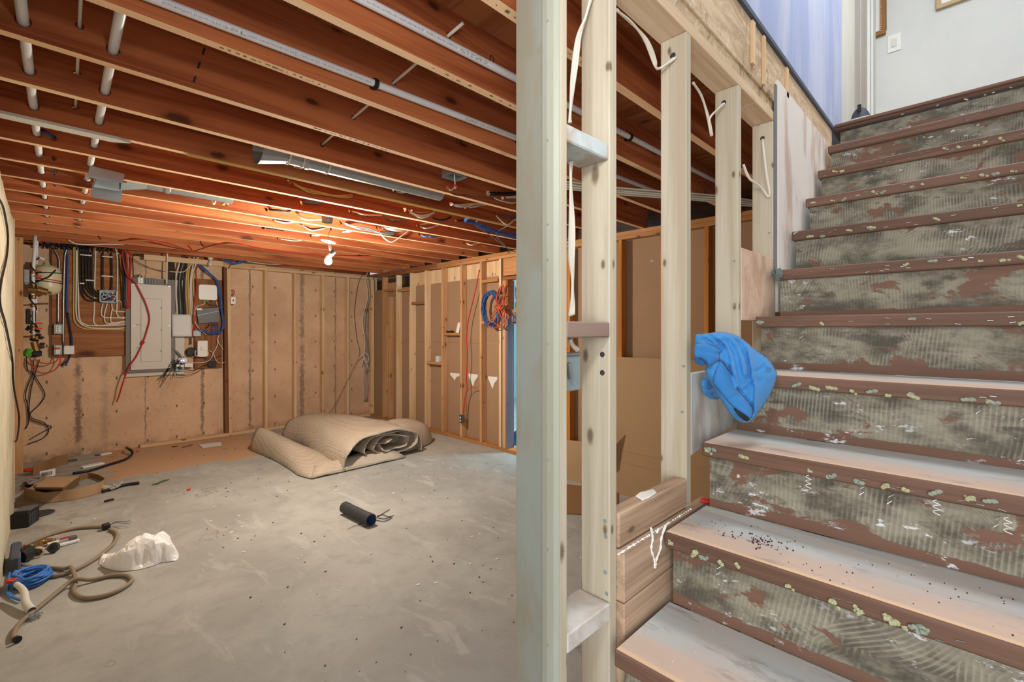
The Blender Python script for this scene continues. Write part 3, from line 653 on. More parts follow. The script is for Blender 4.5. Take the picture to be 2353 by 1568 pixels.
# picture frames and light switch on the landing wall
def frame(name, y0, y1, z0, z1, fw, m, label):
    X = 4.999; t = thing(name, label, 'picture frame', (X, (y0+y1)/2, z0)); q = B()
    for a in ((y0, y1, z0, z0+fw), (y0, y1, z1-fw, z1), (y0, y0+fw, z0+fw, z1-fw), (y1-fw, y1, z0+fw, z1-fw)): q.box(X-.03, X, *a)
    mk('moulding', q, M[m], t, bevel=.003); mk('mat_board', B().box(X-.018, X-.004, y0+fw, y1-fw, z0+fw, z1-fw), M['white'], t); return t
a = ox(2035, 76, 4.97); t = frame('picture_frame', a.y, a.y+.32, a.z, a.z+.5, .038, 'gilt', 'brown gilt picture frame with a beaded inner edge beside the door jamb')
q = B()
for i in range(26): q.ball((4.967, a.y+.032, a.z+.035+i*.016), .005, 6)
mk('beading', q, M['tan_light'], t)
a = ox(2151, 22, 4.97); frame('picture_frame', a.y-.6, a.y, a.z, a.z+.5, .03, 'wood_frame', 'light wooden picture frame at the top of the landing wall')
a = ox(2055, 99, 4.999); t = thing('light_switch', 'white rocker light switch on the landing wall', 'switch', (4.999, a.y, a.z-.057))
mk('switch_plate', B().box(4.992, 4.999, a.y-.045, a.y+.045, a.z-.072, a.z+.072), M['white'], t, bevel=.002); mk('rocker', B().box(4.986, 4.9915, a.y-.017, a.y+.017, a.z-.033, a.z+.033), M['white_wall'], t, bevel=.001)

# ------------------------------------------------------------------ staircase
XN = lambda n: .8974+.2351*(n-1); ZN = lambda n: EYE-.711+.1905*(n-1)
TY0, TY1 = .573, -.75
stair = thing('staircase', 'bare brown wooden staircase with glue smeared risers and torn carpet foam', 'staircase', (.9, 0, 0))
q = B(); q.box(0, .262, TY1, TY0, -.040, 0)
me_t = q.mesh('tread', [M['nosing'], M['tread']], bevel=.004)
for p_ in me_t.polygons:
    if p_.normal.z > .9: p_.material_index = 1
q = B(); q.box(0, .018, TY1, TY0-.012, 0, .1500); me_r = q.mesh('riser', M['riser'])
TR = {}
for n in range(-2, 12):
    if n < 11: TR[n] = put('tread', me_t, stair, (XN(n), 0, ZN(n)))
    if n > -2: put('riser', me_r, stair, (XN(n)+.028, 0, ZN(n-1)+.0003))
mk('stringer', B().prism([(XN(-2)+.03, TY1-.001, 0), (XN(11), TY1-.001, ZL-.3), (XN(11), TY1-.001, ZL-.01), (XN(-2)+.03, TY1-.001, ZN(-2)-.05)], (0, -.008, 0)), M['nosing'], stair)
lip = mk('landing_lip', B().box(XN(11)-.008, XN(11)+.02, TY1, YS-.016, ZL-.014, ZL+.0005), M['nosing'], stair, bevel=.002); TR[11] = lip
TM = []
for i in range(6):
    q = B(); rr = random.Random(20+i)
    for j in range(3): q.ball((rr.uniform(-.5, .5), rr.uniform(-.9, .9), rr.uniform(-.5, .4)), rr.uniform(.5, .8), 7, (.6, 1, .8), .35, rr)
    TM.append(q.mesh('tuft', [M['tuft'], M['tuft2'], M['tuft']][i % 3]))
zc = lambda x, y: (1740+x/2.613, 380+y/2.613); zd = lambda x, y: (1400+x/2.469, 960+y/2.469); ze = lambda x, y: (1900+x/3.733, y/3.733)
TUFTS = {2: [zd(*p) for p in ((350,713),(480,780),(500,775),(540,795),(645,830),(740,845),(1025,965),(1280,1060),(1415,1085),(1422,1105),(1585,1140),(1600,1150),(1640,1175),(1750,1195),(1775,1210))],
 3: [zd(*p) for p in ((555,180),(580,185),(565,195),(760,220),(1140,305),(1255,330),(1425,365),(1567,390),(1695,410),(1855,430),(2050,460),(2165,480))],
 4: [zc(*p) for p in ((240,1322),(330,1335),(345,1338),(430,1335),(447,1335),(578,1363),(692,1362),(795,1380),(940,1387),(1270,1412),(1395,1420),(1415,1422))],
 5: [zc(*p) for p in ((22,940),(24,950),(397,955),(930,925),(1590,950))],
 6: [zc(*p) for p in ((897,597),(1055,578),(1255,565),(1350,573),(1488,570),(1590,550))],
 7: [zc(*p) for p in ((232,407),(318,424),(395,424),(552,388),(685,370),(1078,320),(1577,243))],
 8: [zc(*p) for p in ((337,222),(453,212),(520,202),(604,183),(705,163),(757,157),(937,127),(1000,115),(1238,75),(1362,60),(1437,48),(1540,36))],
 9: [zc(467,37), zc(511,37)]+[ze(*p) for p in ((1018,1275),(1143,1267),(1283,1247),(1373,1215),(1500,1195))],
 11: [ze(*p) for p in ((650,980),(950,905),(1195,850),(1365,815),(1430,795),(1580,750),(1265,885))]}
for n, L in TUFTS.items():
    for i, (x, y) in enumerate(L):
        p = ox(x, y, XN(n)-.003); s_ = R.uniform(.0062, .0105)*(.55 if n == 11 else 1)
        if n != 11: p.z = min(max(p.z, ZN(n)-.05), ZN(n)-.006)
        put('tuft', R.choice(TM), TR[n], p, (R.uniform(-.4, .4), 0, R.uniform(-.3, .3)), (s_, s_, s_))
for n in range(1, 11):
    q = B(); rr = random.Random(100+n)
    for i in range(17):
        y = rr.uniform(-.4, .55); z = ZN(n)-rr.uniform(.01, .036); a_ = rr.uniform(-.3, .3)
        q.obox((XN(n)-.0012, y, z), (.0012, 0, 0), (0, .006*math.cos(a_), .006*math.sin(a_)), (0, 0, .0007))
        if rr.random() < .3: q.tube([(XN(n)+.024, y, z-.02), (XN(n)+.018, y+.01, z-.028), (XN(n)+.022, y+.004, z-.036), (XN(n)+.018, y+.012, z-.044)], .0009, 4)
    o = mk('staples', q, M['steel'], TR[n]); o['kind'] = 'stuff'
mk('foam_plug', B().ball((XN(6)-.016, .560, ZN(6)-.02), .021, 10, (.8, .9, 1.1), .3), M['insul'], stair)
for n in (3,): # coiled carpet threads hanging from the nosing
    for x, y in ([zd(1130,330), zd(1858,470), zd(2262,570)] if n == 3 else []):
        p = ox(x, y, XN(3)-.004) if n == 3 else oy(x, y-8, YS-.024)
        q = B().tube([(p.x+.003*math.cos(t), p.y+.006*math.sin(t*1.0), p.z-.0018*t) for t in [i*.7 for i in range(26)]], .0010, 4); mk('thread', q, M['white'], TR[3] if n == 3 else stair)
# dirt on the second tread
q = B(); rr = random.Random(2); c = fl(*zd(860,705), ZN(2))
for i in range(70): q.ball((c.x+rr.gauss(0, .018), c.y+rr.gauss(0, .035), ZN(2)+.0012), rr.uniform(.0008, .0026), 5)
for i in range(60): q.ball((XN(2)+rr.uniform(.02, .2), rr.uniform(-.1, .55), ZN(2)+.001), rr.uniform(.0006, .0018), 5)
o = mk('dirt', q, M['pencil'], TR[2]); o['kind'] = 'stuff'
# ------------------------------------------------------------------ pipes and ducts at the ceiling
def pipe_y(f, y0, y1, r, mat, name, label, cat):
    q = B(); P = [f(y0+(y1-y0)*i/8) for i in range(9)]; q.tube(P, r, 14); return tag(mk(name, q, M[mat], smooth=True), label, cat)
pipe_y(RUN_A, .92, 6.95, .0150, 'pvc', 'water_pipe', 'white plastic pipe threaded through joists nearest the left wall', 'pipe')
pipe_y(RUN_B, .92, 6.95, .0150, 'pvc', 'water_pipe', 'second white plastic pipe through the joists, right of the first', 'pipe')
pipe_y(RUN_C, .92, 3.05, .0052, 'romex', 'cable', 'thin white cable through the joists between two white pipes', 'cable')
pipe_y(RUN_D, 1.3, 2.63, .0058, 'romex', 'cable', 'white cable stubs crossing the joist bays left of the post', 'cable')
pipe_y(RUN_E, 3.84, 5.06, .0065, 'blue', 'cable', 'blue grey cables through joists near the left wall', 'cable')
def pipe_x(name, label, k, xa, xb, px, r, texts, clamps):
    Y = JY[k]-.026; a, c = oy(*px[0], Y), oy(*px[1], Y); sl = (c.z-a.z)/(c.x-a.x); zz = lambda x: a.z+sl*(x-a.x)
    t = thing(name, label, 'pipe', (xa, Y, zz(xa)))
    mk('pipe', B().tube([(xa+(xb-xa)*i/6, Y, zz(xa+(xb-xa)*i/6)) for i in range(7)], r, 20), M['pvc'], t, smooth=True)
    for (txt, u0, u1, s_, flip) in texts:   # print wrapped on the lower side of the pipe
        v, f_ = glyphs(txt, s_); w_ = max(p[0] for p in v); x0 = oy(*u0, Y-r).x; x1 = oy(*u1, Y-r).x; kx = (x1-x0)/w_; vv = []
        for p, h in v:
            xx = x0+p*kx if not flip else x1-p*kx; hh = (h-s_*.36)*(1 if not flip else -1)
            an = math.radians(-32)+hh/r; vv.append((xx, Y-(r+.0004)*math.cos(an), zz(xx)+(r+.0004)*math.sin(an)))
        mk('pipe_print', B().add(vv, f_), M['inkgrey'] if s_ < .012 else M['ink'], t)
    for x, y in clamps:
        p = oy(x, y, Y); q = B(); q.lathe([(r+.001, -.009), (r+.006, -.009), (r+.006, .009), (r+.001, .009)], (p.x, Y, zz(p.x)), (1, 0, 0), 16); q.box(p.x-.009, p.x+.009, Y+r*.5, JY[k]-.0005, zz(p.x)-.016, zz(p.x)+.020)
        mk('clamp', q, M['black'], t)
    return t
pipe_x('water_pipe', 'white plastic pipe clamped along a joist, printed with fire resistance text', 1, -.05, 3.9, ((366,2),(1194,320)), .0150,
       [('ASTM F1807/F2023/F2159 NSF-PW CSA B137.5', (372,4), (515,62), .0105, 0), ('(S)A  NSF-PW  US', (516,60), (557,78), .0125, 0), ('(UL)', (554,76), (566,82), .016, 0), ('CLASSIFIED UL FIRE RESISTANCE DIRECTORY RLSR', (567,84), (676,124), .0105, 0), ('UL', (678,125), (687,129), .015, 0), ('E78753 USE SIZE 1 PER FLOW SDR-9  POTABLE WATER TUBING', (690,130), (855,188), .0095, 0), ('CCI SUPPLIES', (1070,283), (1098,292), .0125, 0), ('ULTRA', (1103,294), (1115,299), .0115, 0), ('ASTM F876/F877 ASTM F1807', (1118,301), (1190,324), .009, 0)],
       [(862,188), (1194,322)])
pipe_x('water_pipe', 'upper white plastic pipe in the nearest joist bay with upside-down print', 0, .35, 3.9, ((820,-8),(1196,186)), .0150,
       [('ASTM F876/F877 ASTM F1807/F2023/F2159/NSF-PW CSA', (828,4), (975,80), .0105, 1), ('POTABLE WATER TUBING', (980,84), (1052,118), .0095, 1), ('CCI SUPPLIES  ULTRA', (1058,122), (1121,152), .0145, 1)],
       [(1446,312)])
def duct(name, label, k, x0, x1, r, zc_, boot=None):
    Y = JY[k]+.22; t = thing(name, label, 'duct', (x0, Y, zc_)); q = B()
    q.lathe([(r, 0), (r, .10), (r+.005, .105), (r+.005, .125), (r, .13), (r, x1-x0)], (x0, Y, zc_), (1, 0, 0), 20); mk('round_duct', q, M['galv'], t, smooth=False)
    for xx in (x0+.3, x1-.2): mk('hanger', B().box(xx, xx+.02, Y-.001, Y+.001, zc_+r, 2.6665), M['galv'], t)
    return t, Y
t, Y = duct('air_duct', 'round galvanised duct with an open rectangular boot above the panel', 6, .50, 1.02, .055, 2.50)
q = B(); q.add([(.235,Y-.14,2.43),(.38,Y-.14,2.43),(.38,Y+.13,2.43),(.235,Y+.13,2.43),(.24,Y-.10,2.58),(.36,Y-.10,2.58),(.36,Y+.10,2.58),(.24,Y+.10,2.58)], [(4,5,6,7),(0,1,5,4),(2,3,7,6),(3,0,4,7)])
q.lathe([(.09, -.14), (.055, 0)], (.50, Y, 2.50), (1, 0, 0), 12, False); mk('boot', q, M['galv'], t)
a = oy(214/6.92+220, 170/6.92+370, JY[6]-.004); mk('flange', B().obox((.275, JY[6]-.004, 2.440), (.082, 0, -.006), (0, .0012, 0), (.004, 0, .030)), M['galv'], t); mk('flange', B().obox((.27, JY[6]+.03, 2.418), (.085, 0, 0), (0, .036, .004), (0, -.0004, .0012)), M['galv'], t); mk('flange', B().obox((.305, JY[7]-.008, 2.418), (.078, 0, -.004), (0, .0015, 0), (.006, 0, .05)), M['galv'], t)
t, Y = duct('air_duct', 'grey round duct with taped joints lying in a joist bay', 3, .99, 2.08, .062, 2.50)
mk('reducer', B().lathe([(.062, 0), (.10, -.15)], (.99, Y, 2.50), (1, 0, 0), 16, False), M['galv'], t)
for x in (.99, 1.07, 1.22): mk('duct_joint', B().lathe([(.065, 0), (.066, .010)], (x, Y, 2.50), (1, 0, 0), 18, False), M['offwhite'], t)
# cables looped out of the joist holes
for lb, c, r, px in LOOPS:
    k, p = jface(*px[0]); Y = JY[k]-.004; P = []
    for i, (x, y) in enumerate(px):
        e = oy(x, y, Y-.02*math.sin(math.pi*min(1, i/max(1, len(px)-1)))-(.006 if i else -.03)); P.append(e)
    q = B(); S_ = spline(P, 6)
    if r > .0085 and c in ('romex', 'yellowc', 'greyc'):   # several cables side by side
        m = 3; rr = r*.5
        for j in range(m): q.tube([s_+Vector((0, -.004*j, (j-1)*r*.75+.004*math.sin(i*.5+j))) for i, s_ in enumerate(S_)], rr, 6)
    else: q.tube(S_, [r*(1+.12*(i % 2)) if 'ribbed' in lb else r for i in range(len(S_))], 8)
    tag(mk('ceiling_cable', q, M[c], smooth='ribbed' not in lb), lb, 'cable')
q = B(); rr = random.Random(8)   # blue data bundle under the right end of the joists
for j in range(11):
    P = [oy(x+rr.uniform(-3, 3), y+rr.uniform(-3, 3)+j*.9-4, 3.27-.012*j) for x, y in (ja(1450,875), ja(1600,915), ja(1800,1000), ja(2000,1080), ja(2353,1140), ja(2700,1190))]
    q.tube(spline([Vector((P[0].x-.06, JY[4]+.042, min(P[0].z, 2.5)))]+P, 5), .0035, 5)
tag(mk('data_cable_bundle', q, M['blue'], smooth=True), 'bundle of dark blue data cables drooping beneath joists beside the post', 'cable bundle')
for lb, px in (('thin blue grey cable falling from the blue bundle to the wall plate', (ja(1600,930), ja(1800,1080), ja(2080,1290), ja(2200,1370), ja(2353,1390))), ('second thin cable from the blue bundle, ending left of the post', (ja(1940,1080), ja(2040,1240), ja(2150,1305), ja(2353,1310)))):
    D_ = [oy(x, y, 3.30+.02*i) for i, (x, y) in enumerate(px)]
    tag(mk('data_cable', B().tube(spline([Vector((D_[0].x-.06, JY[4]+.042, min(D_[0].z+.03, 2.5)))]+D_, 6), .004, 6), M['greyc'], smooth=True), lb, 'cable')
q = B()
for j in range(7):   # cables across the bays right of the post
    dz = .012*(j % 3); dy = .014*j-.04; q.tube(spline([(2.25, 1.90+dy, 2.41-dz), (2.65, 1.66+dy+.01*math.sin(j*2), 2.395-dz), (3.28, 1.29+dy, 2.40-dz), (3.55, 1.13+dy+.01*math.cos(j), 2.39-dz), (3.92, .93+dy, 2.415-dz)], 6), .0058, 6)
tag(mk('cable_bundle', q, M['romex'], smooth=True), 'bundle of cream cables slung diagonally under joists behind the bare studs', 'cable bundle')
tag(mk('ceiling_cable', B().tube(spline([(2.3, 1.93, 2.425), (2.7, 1.70, 2.418), (3.3, 1.33, 2.42), (3.9, .99, 2.425)], 6), .009, 7), M['black'], smooth=True), 'black cable above the bundle of cream cables behind the studs', 'cable'); q = B()
# electrical box with red wire nuts
def ebox(c, s_, d, m, name, label, par=None):
    t = thing(name, label, 'junction box', c)
    q = B(); x, y, z = c; q.box(x-s_, x+s_, y-s_*.9, y-s_*.9+.003, z, z+d); q.box(x-s_, x+s_, y+s_*.9-.003, y+s_*.9, z, z+d); q.box(x-s_, x-s_+.003, y-s_*.9, y+s_*.9, z, z+d); q.box(x+s_-.003, x+s_, y-s_*.9, y+s_*.9, z, z+d); q.box(x-s_, x+s_, y-s_*.9, y+s_*.9, z+d-.003, z+d)
    mk('box_shell', q, M[m], t); return t
a = oy(1044, 408, JY[2]+.11); t = ebox((a.x, a.y, a.z), .06, .06, 'galv', 'ceiling_box', 'open steel ceiling box with red wire nuts dangling below')
for dx, dz in ((-.045, -.075), (.015, -.055)):
    mk('wire', B().tube(spline([(a.x, a.y, a.z+.03), (a.x+.005, a.y, a.z-.05), (a.x+dx*.6, a.y, a.z+dz-.012), (a.x+dx, a.y, a.z+dz)], 5), .003, 6), M['romex'], t, smooth=True)
    mk('wire_nut', B().lathe([(.007, 0), (.010, .012), (.005, .026)], (a.x+dx+.008, a.y, a.z+dz), (-1, 0, .25), 10), M['redpaint'], t, label='red wire nut')
# ------------------------------------------------------------------ hanging lamp
lx, ly, lz = BULB; t = thing('hanging_lamp', 'lit bare bulb hanging on a cord from a dark ceiling box', 'lamp', (lx, ly, lz))
def shift(x, y): return od(x, y, ray(1,1).length*0+4.12)
q = B(); c = shift(752, 512); q.lathe([(.045, 0), (.05, .02), (.05, .075)], (c.x, c.y, c.z), (0, 0, 1), 8); q.box(c.x-.02, c.x+.02, c.y-.02, c.y+.02, c.z+.07, 2.6665); mk('ceiling_box', q, M['boxgrey'], t)
d = shift(755, 553); top = shift(757, 522)
mk('cord', B().tube(spline([top, shift(759, 530), shift(754, 540), d], 5), .0022, 6), M['greyc'], t, smooth=True)
mk('wire_nut', B().lathe([(.006, 0), (.009, .012), (.004, .028)], shift(760, 530), (.1, 0, 1), 8), M['redpaint'], t)
q = B(); q.lathe([(.01, .012), (.063, .004), (.066, -.002), (.060, -.008), (.045, -.006), (.02, -.012), (.0, -.012)], (d.x, d.y, d.z-.005), (.15, -.1, 1), 24); mk('canopy', q, M['white'], t, smooth=True)
j = shift(762, 583); mk('stem', B().tube([shift(757, 561), shift(759, 572), j], .012, 12), M['white'], t, smooth=True)
h = shift(769, 577); k_ = shift(752, 594); mk('socket', B().tube([h, shift(762, 584)], .021, 14), M['black'], t); mk('collar', B().tube([shift(762, 584), k_], [.018, .021], 14), M['white'], t)
o = mk('bulb', B().ball(BULB, .031, 16), M['bulb'], t, smooth=True, label='glowing warm white bulb')

# ------------------------------------------------------------------ services on the back wall
def z7(x, y): return (40+x/4.479, 520+y/4.479)
def z8(x, y): return (280+x/4.479, 540+y/4.479)
PY = 7.455      # face of the plywood backing boards
def wpath(pts, Y, zf=z7): return [oy(*zf(*p), Y) for p in pts]
def wcable(label, pts, mat, r, Y=PY-.012, zf=z7, name='cable', cat='cable', group=None, n=6, kinds=None):
    q = B(); q.tube(spline(wpath(pts, Y, zf), 6), r, n); return tag(mk(name, q, M[mat], smooth=True), label, cat, group)
a, c = oy(*z7(352,190), PY), oy(*z7(1090,1330), PY)
tag(mk('backing_board', B().box(a.x, c.x+.02, PY, BWY-.001, c.z, a.z-.04), M['ply_board'], bevel=.002), 'brown plywood backing board behind the cables left of the panel', 'board')
a, c = oy(447, 640, PY), oy(510, 845, PY)
tag(mk('backing_board', B().box(a.x, c.x, PY, BWY-.001, c.z, a.z), M['ply_dark'], bevel=.002), 'darker brown plywood board behind the network boxes', 'board')
# breaker panel
a, c = oy(284, 636, PY), oy(424, 860, PY); pl = thing('electrical_panel', 'large beige electrical breaker panel with a narrow inner door', 'electrical panel', ((a.x+c.x)/2, PY, c.z))
mk('back_plate', B().box(a.x+.02, c.x, PY+.005, BWY-.002, c.z, a.z), M['panel'], pl, bevel=.002)
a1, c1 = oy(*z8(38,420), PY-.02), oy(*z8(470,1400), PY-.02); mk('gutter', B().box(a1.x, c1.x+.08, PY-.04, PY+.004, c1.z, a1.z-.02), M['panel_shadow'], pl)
a2, c2 = oy(*z8(92,500), PY-.06), oy(*z8(508,1375), PY-.06); cv = mk('cover', B().box(a2.x, c2.x, PY-.062, PY-.041, c2.z, a2.z), M['panel'], pl, bevel=.003)
a3, c3 = oy(*z8(198,655), PY-.064), oy(*z8(410,1300), PY-.064); dd = mk('panel_door', B().box(a3.x, c3.x, PY-.066, PY-.0625, c3.z, a3.z), M['panel'], pl, bevel=.001)
q = B(); e = .003
for s_ in ((a3.x-e, c3.x+e, a3.z, a3.z+e), (a3.x-e, c3.x+e, c3.z-e, c3.z), (a3.x-e, a3.x, c3.z, a3.z), (c3.x, c3.x+e, c3.z, a3.z)): q.box(s_[0], s_[1], PY-.0628, PY-.0622, s_[2], s_[3])
mk('door_gap', q, M['panel_shadow'], pl)
p = oy(*z8(222,978), PY-.066); mk('latch', B().box(p.x-.022, p.x+.022, PY-.070, PY-.0662, p.z-.018, p.z+.018), M['offwhite'], dd, bevel=.002)
for x, y in ((403,752), (403,978), (403,1198)): p = oy(*z8(x, y), PY-.066); mk('hinge', B().box(p.x-.004, p.x+.004, PY-.070, PY-.0662, p.z-.012, p.z+.012), M['panel_shadow'], dd)
for x, y in ((120,512), (485,532), (120,933), (485,935), (120,1355), (483,1338)): p = oy(*z8(x, y), PY-.062); mk('screw', B().lathe([(.009, 0), (.007, .004)], (p.x, PY-.0622, p.z), (0, -1, 0), 10), M['steel'], cv)
for x, y in ((145, 930), (148, 1170)):
    q = B(); p = oy(*z8(x, y), PY-.0625); [q.box(p.x+.011*i, p.x+.008+.011*i, p.y-.0004, p.y, p.z+.003*(i % 3), p.z+.009+.004*(i % 2)) for i in range(8)]; mk('small_print', q, M['inkgrey'], cv)
p0 = oy(*z8(165,500), PY-.05)
for i, m in enumerate(('white', 'white', 'silver', 'silver', 'silver', 'silver')):
    mk('breaker', B().box(p0.x+.028*i+(.02 if i > 1 else 0), p0.x+.028*i+.026+(.02 if i > 1 else 0), PY-.05, PY-.005, p0.z, p0.z+.075), M[m], pl, bevel=.002)
mk('knockout_bracket', B().prism([oy(*z8(365,505), PY-.01), oy(*z8(410,470), PY-.01), oy(*z8(460,505), PY-.01)], (0, -.004, 0)), M['black'], pl)
# junction box with open wiring
a, c = oy(*z7(845,655), PY-.05), oy(*z7(1025,790), PY-.05); jb_ = thing('junction_box', 'square open grey junction box full of coloured wires', 'junction box', ((a.x+c.x)/2, PY, c.z))
q = B(); w_ = .008
for s_ in ((a.x, c.x, a.z-w_, a.z), (a.x, c.x, c.z, c.z+w_), (a.x, a.x+w_, c.z, a.z), (c.x-w_, c.x, c.z, a.z)): q.box(s_[0], s_[1], PY-.05, PY-.001, s_[2], s_[3])
q.box(a.x, c.x, PY-.006, PY-.001, c.z, a.z); mk('box_shell', q, M['boxgrey'], jb_); rr = random.Random(4)
for m, n in (('red', 5), ('blue', 4), ('white', 5), ('black', 5)):
    q = B()
    for i in range(n):
        pt = [(rr.uniform(a.x+.02, c.x-.02), PY-rr.uniform(.015, .05), rr.uniform(c.z+.02, a.z-.02)) for _ in range(4)]; q.tube(spline(pt, 5), .0035, 5)
    mk('wires', q, M[m], jb_, smooth=True)
q = B()
for x in (882, 968): p = oy(*z7(x, 650), PY-.025); q.lathe([(.013, 0), (.013, .03)], (p.x, PY-.025, a.z), (0, 0, 1), 10)
for y in (683, 718, 762): p = oy(*z7(840, y), PY-.025); q.lathe([(.012, 0), (.012, .035)], (a.x, PY-.025, p.z), (-1, 0, 0), 10)
mk('cable_gland', q, M['black'], jb_)
G = 'cables clipped to the wall left of the panel'
wcable('grey steel conduit entering the upper switch box from above', [(310,155),(380,240),(425,330),(430,400),(422,700),(420,1005)], 'steel', .010, name='conduit', cat='conduit')
wcable('straight grey conduit right of the two switch boxes', [(525,180),(500,260),(485,350),(475,700),(472,1240)], 'steel', .010, name='conduit', cat='conduit')
wcable('dark blue cable right of the straight conduit', [(450,180),(490,240),(520,320),(515,480),(510,700),(512,900),(540,1050),(562,1180),(550,1300),(495,1440)], 'blue', .010)
wcable('black cable tail hanging beside the dark blue cable', [(516,890),(545,1080),(556,1230),(530,1360),(445,1440)], 'black', .008, PY-.02)
wcable('yellow cable bending to the panel below the white cables', [(577,185),(582,300),(580,600),(578,900),(600,1000),(680,1055),(800,1060),(1000,1065),(1150,1070)], 'yellowc', .008)
wcable('leftmost long white cable bending right into the panel', [(590,215),(605,260),(605,600),(605,900),(650,1000),(750,1045),(1000,1055),(1160,1040)], 'romex', .008)
wcable('second long white cable bending right into the panel', [(630,195),(620,330),(625,600),(635,930),(690,1010),(800,1025),(1000,1020),(1160,1012)], 'romex', .008)
wcable('white cable passing just left of the junction box', [(805,205),(800,400),(795,570),(790,880),(785,980),(830,1022),(1000,1008),(1160,985)], 'romex', .008, PY-.008)
for i, P in enumerate(([(640,210),(645,590),(690,740),(760,770),(838,765)], [(672,210),(675,590),(710,700),(780,750),(838,757)], [(705,205),(705,555),(730,660),(790,718),(838,722)], [(735,205),(735,555),(755,640),(800,700),(838,712)], [(765,205),(768,555),(780,640),(812,680),(838,685)])):
    wcable('%s of five black cables curving into the junction box side' % ('leftmost', 'second', 'middle', 'fourth', 'rightmost')[i], P, 'black', .009, PY-.024, group='black cables into the junction box')
wcable('left black cable dropping into the junction box top', [(890,230),(880,250),(876,450),(878,650)], 'black', .010, PY-.025, group='black cables into the junction box')
wcable('right black cable dropping into the junction box top', [(955,230),(965,250),(972,450),(970,650)], 'black', .010, PY-.025, group='black cables into the junction box')
wcable('white cable running down right of the junction box', [(1005,225),(1028,330),(1028,640),(1025,830),(1022,900),(1060,945),(1160,950)], 'romex', .008)
for i, P in enumerate(([(880,795),(862,880),(885,935),(1000,945),(1160,935)], [(925,795),(897,900),(900,980),(950,1000),(1160,968)], [(970,795),(982,860),(1030,880),(1160,880)], [(975,850),(960,950),(985,992),(1160,998)], [(1025,765),(1065,780),(1075,830),(1110,855),(1160,852)])):
    wcable('white cable from the junction box into the panel edge, %s' % ('leftmost exit', 'second exit', 'third exit', 'lowest run', 'out of the right side')[i], P, 'romex', .007, PY-.016, group='white cables from junction box to panel')
q = B()
for y, xs in ((293, (645, 765)), (555, (700, 790)), (588, (640, 690)), (310, (870, 980)), (512, (865, 985))):
    pa, pb = oy(*z7(xs[0], y), PY-.035), oy(*z7(xs[1], y), PY-.035); q.box(pa.x, pb.x, PY-.037, PY-.033, pa.z-.006, pa.z+.006)
o = tag(mk('cable_clips', q, M['white']), 'white plastic clips holding the black cables on the board', 'cable clip', kind='stuff')
for i, (pts, m, r) in enumerate((([(1095,240),(1108,500),(1105,845)], 'black', .011), ([(1118,250),(1128,500),(1120,840)], 'greyc', .012), ([(1130,235),(1165,330),(1158,500),(1140,845)], 'red', .011), ([(1098,235),(1122,320),(1140,600),(1125,850)], 'red', .009), ([(1075,330),(1085,480),(1100,700),(1098,850)], 'black', .009))):
    wcable('%s in the bunch along the left panel edge' % ('thick black cable', 'thick grey cable', 'thick red cable', 'thin red cable', 'thin black cable')[i], pts, m, r, PY-.045-.006*i)
q = B(); P = wpath([(1140,130),(1085,250),(1095,400),(1140,520)], PY-.10, z7)+wpath([(130,480),(200,610),(250,720),(285,860),(260,980),(215,1110),(150,1250),(70,1370),(5,1540)], PY-.09, z8)+[oy(275, 905, PY-.06), oy(268, 924, PY-.05)]
rc = thing('red_cable', 'long red cable hanging in front of the breaker panel', 'cable', P[-1]); mk('cable', q.tube(spline(P, 6), .008, 8), M['red'], rc, smooth=True)
p = oy(*z8(215,1110), PY-.09); mk('knot', B().ball((p.x, p.y, p.z), .022, 8, (1, .8, 1.2), .3), M['red'], rc)
# black, yellow and white cables right of the panel
spec = [(490,490,'black'),(510,505,'black'),(530,545,'black'),(600,560,'romex'),(620,585,'black'),(640,600,'greyc'),(655,618,'black'),(672,640,'black'),(690,665,'yellowc'),(705,688,'yellowc'),(745,705,'romex'),(775,722,'romex'),(790,745,'yellowc')]
ords = ('first','second','third','fourth','fifth','sixth','seventh','eighth','ninth','tenth','eleventh','twelfth','thirteenth')
for i, (xt, xb, m) in enumerate(spec):
    nm = {'black': 'black', 'romex': 'white', 'greyc': 'grey', 'yellowc': 'yellow'}[m]
    wcable('%s cable, %s from the left in the row right of the panel' % (nm, ords[i]), [(xt,230),(xt-(xt-xb)*.25,300),(xb+6*math.sin(i*2),430),(xb-4,600),(xb+5,740),(xb+12*(i > 2)-4,825 if i > 2 else 800)], m, .0095 if m == 'black' else .0085, PY-.012-.006*(i % 2), z8, group='row of cables right of the panel')
wcable('cream cable dropping over the wall plate to the panel top', [(470,40),(440,90),(465,170),(465,300),(462,440),(460,505)], 'romex', .009, 7.36, z8)
wcable('white cable drooping across to the row of cables', [(490,378),(560,382),(640,378),(690,330),(770,250)], 'romex', .006, PY-.05, z8)
wcable('thin black cable slanting above the panel', [(95,235),(200,300),(320,350),(450,380)], 'black', .004, PY-.03, z8)
wcable('coil of black cable above the left end of the panel', [(100,210),(200,200),(330,215),(330,235),(240,225),(120,215),(115,330),(125,440),(180,410),(210,440)], 'black', .006, PY-.03, z8)
wcable('red cable coming down beside the yellow cables', [(830,270),(770,340),(765,450),(770,540),(740,750),(745,900),(720,1040)], 'red', .008, PY-.05, z8)
a, c = oy(*z8(515,818), PY-.05), oy(*z8(718,1045), PY-.05); q = B()
q.grid([[(a.x+(c.x-a.x)*i/8, PY-.05-.015*math.sin(i/8*3)-.02*(j/8)**2, a.z+(c.z-a.z)*j/8) for i in range(9)] for j in range(9)]); o = tag(mk('paper_sheet', q, M['paper'], smooth=True), 'sheet of white paper hung over the cables right of the panel', 'paper')
sm = o.modifiers.new('thick', 'SOLIDIFY'); sm.thickness = .001
q = B()
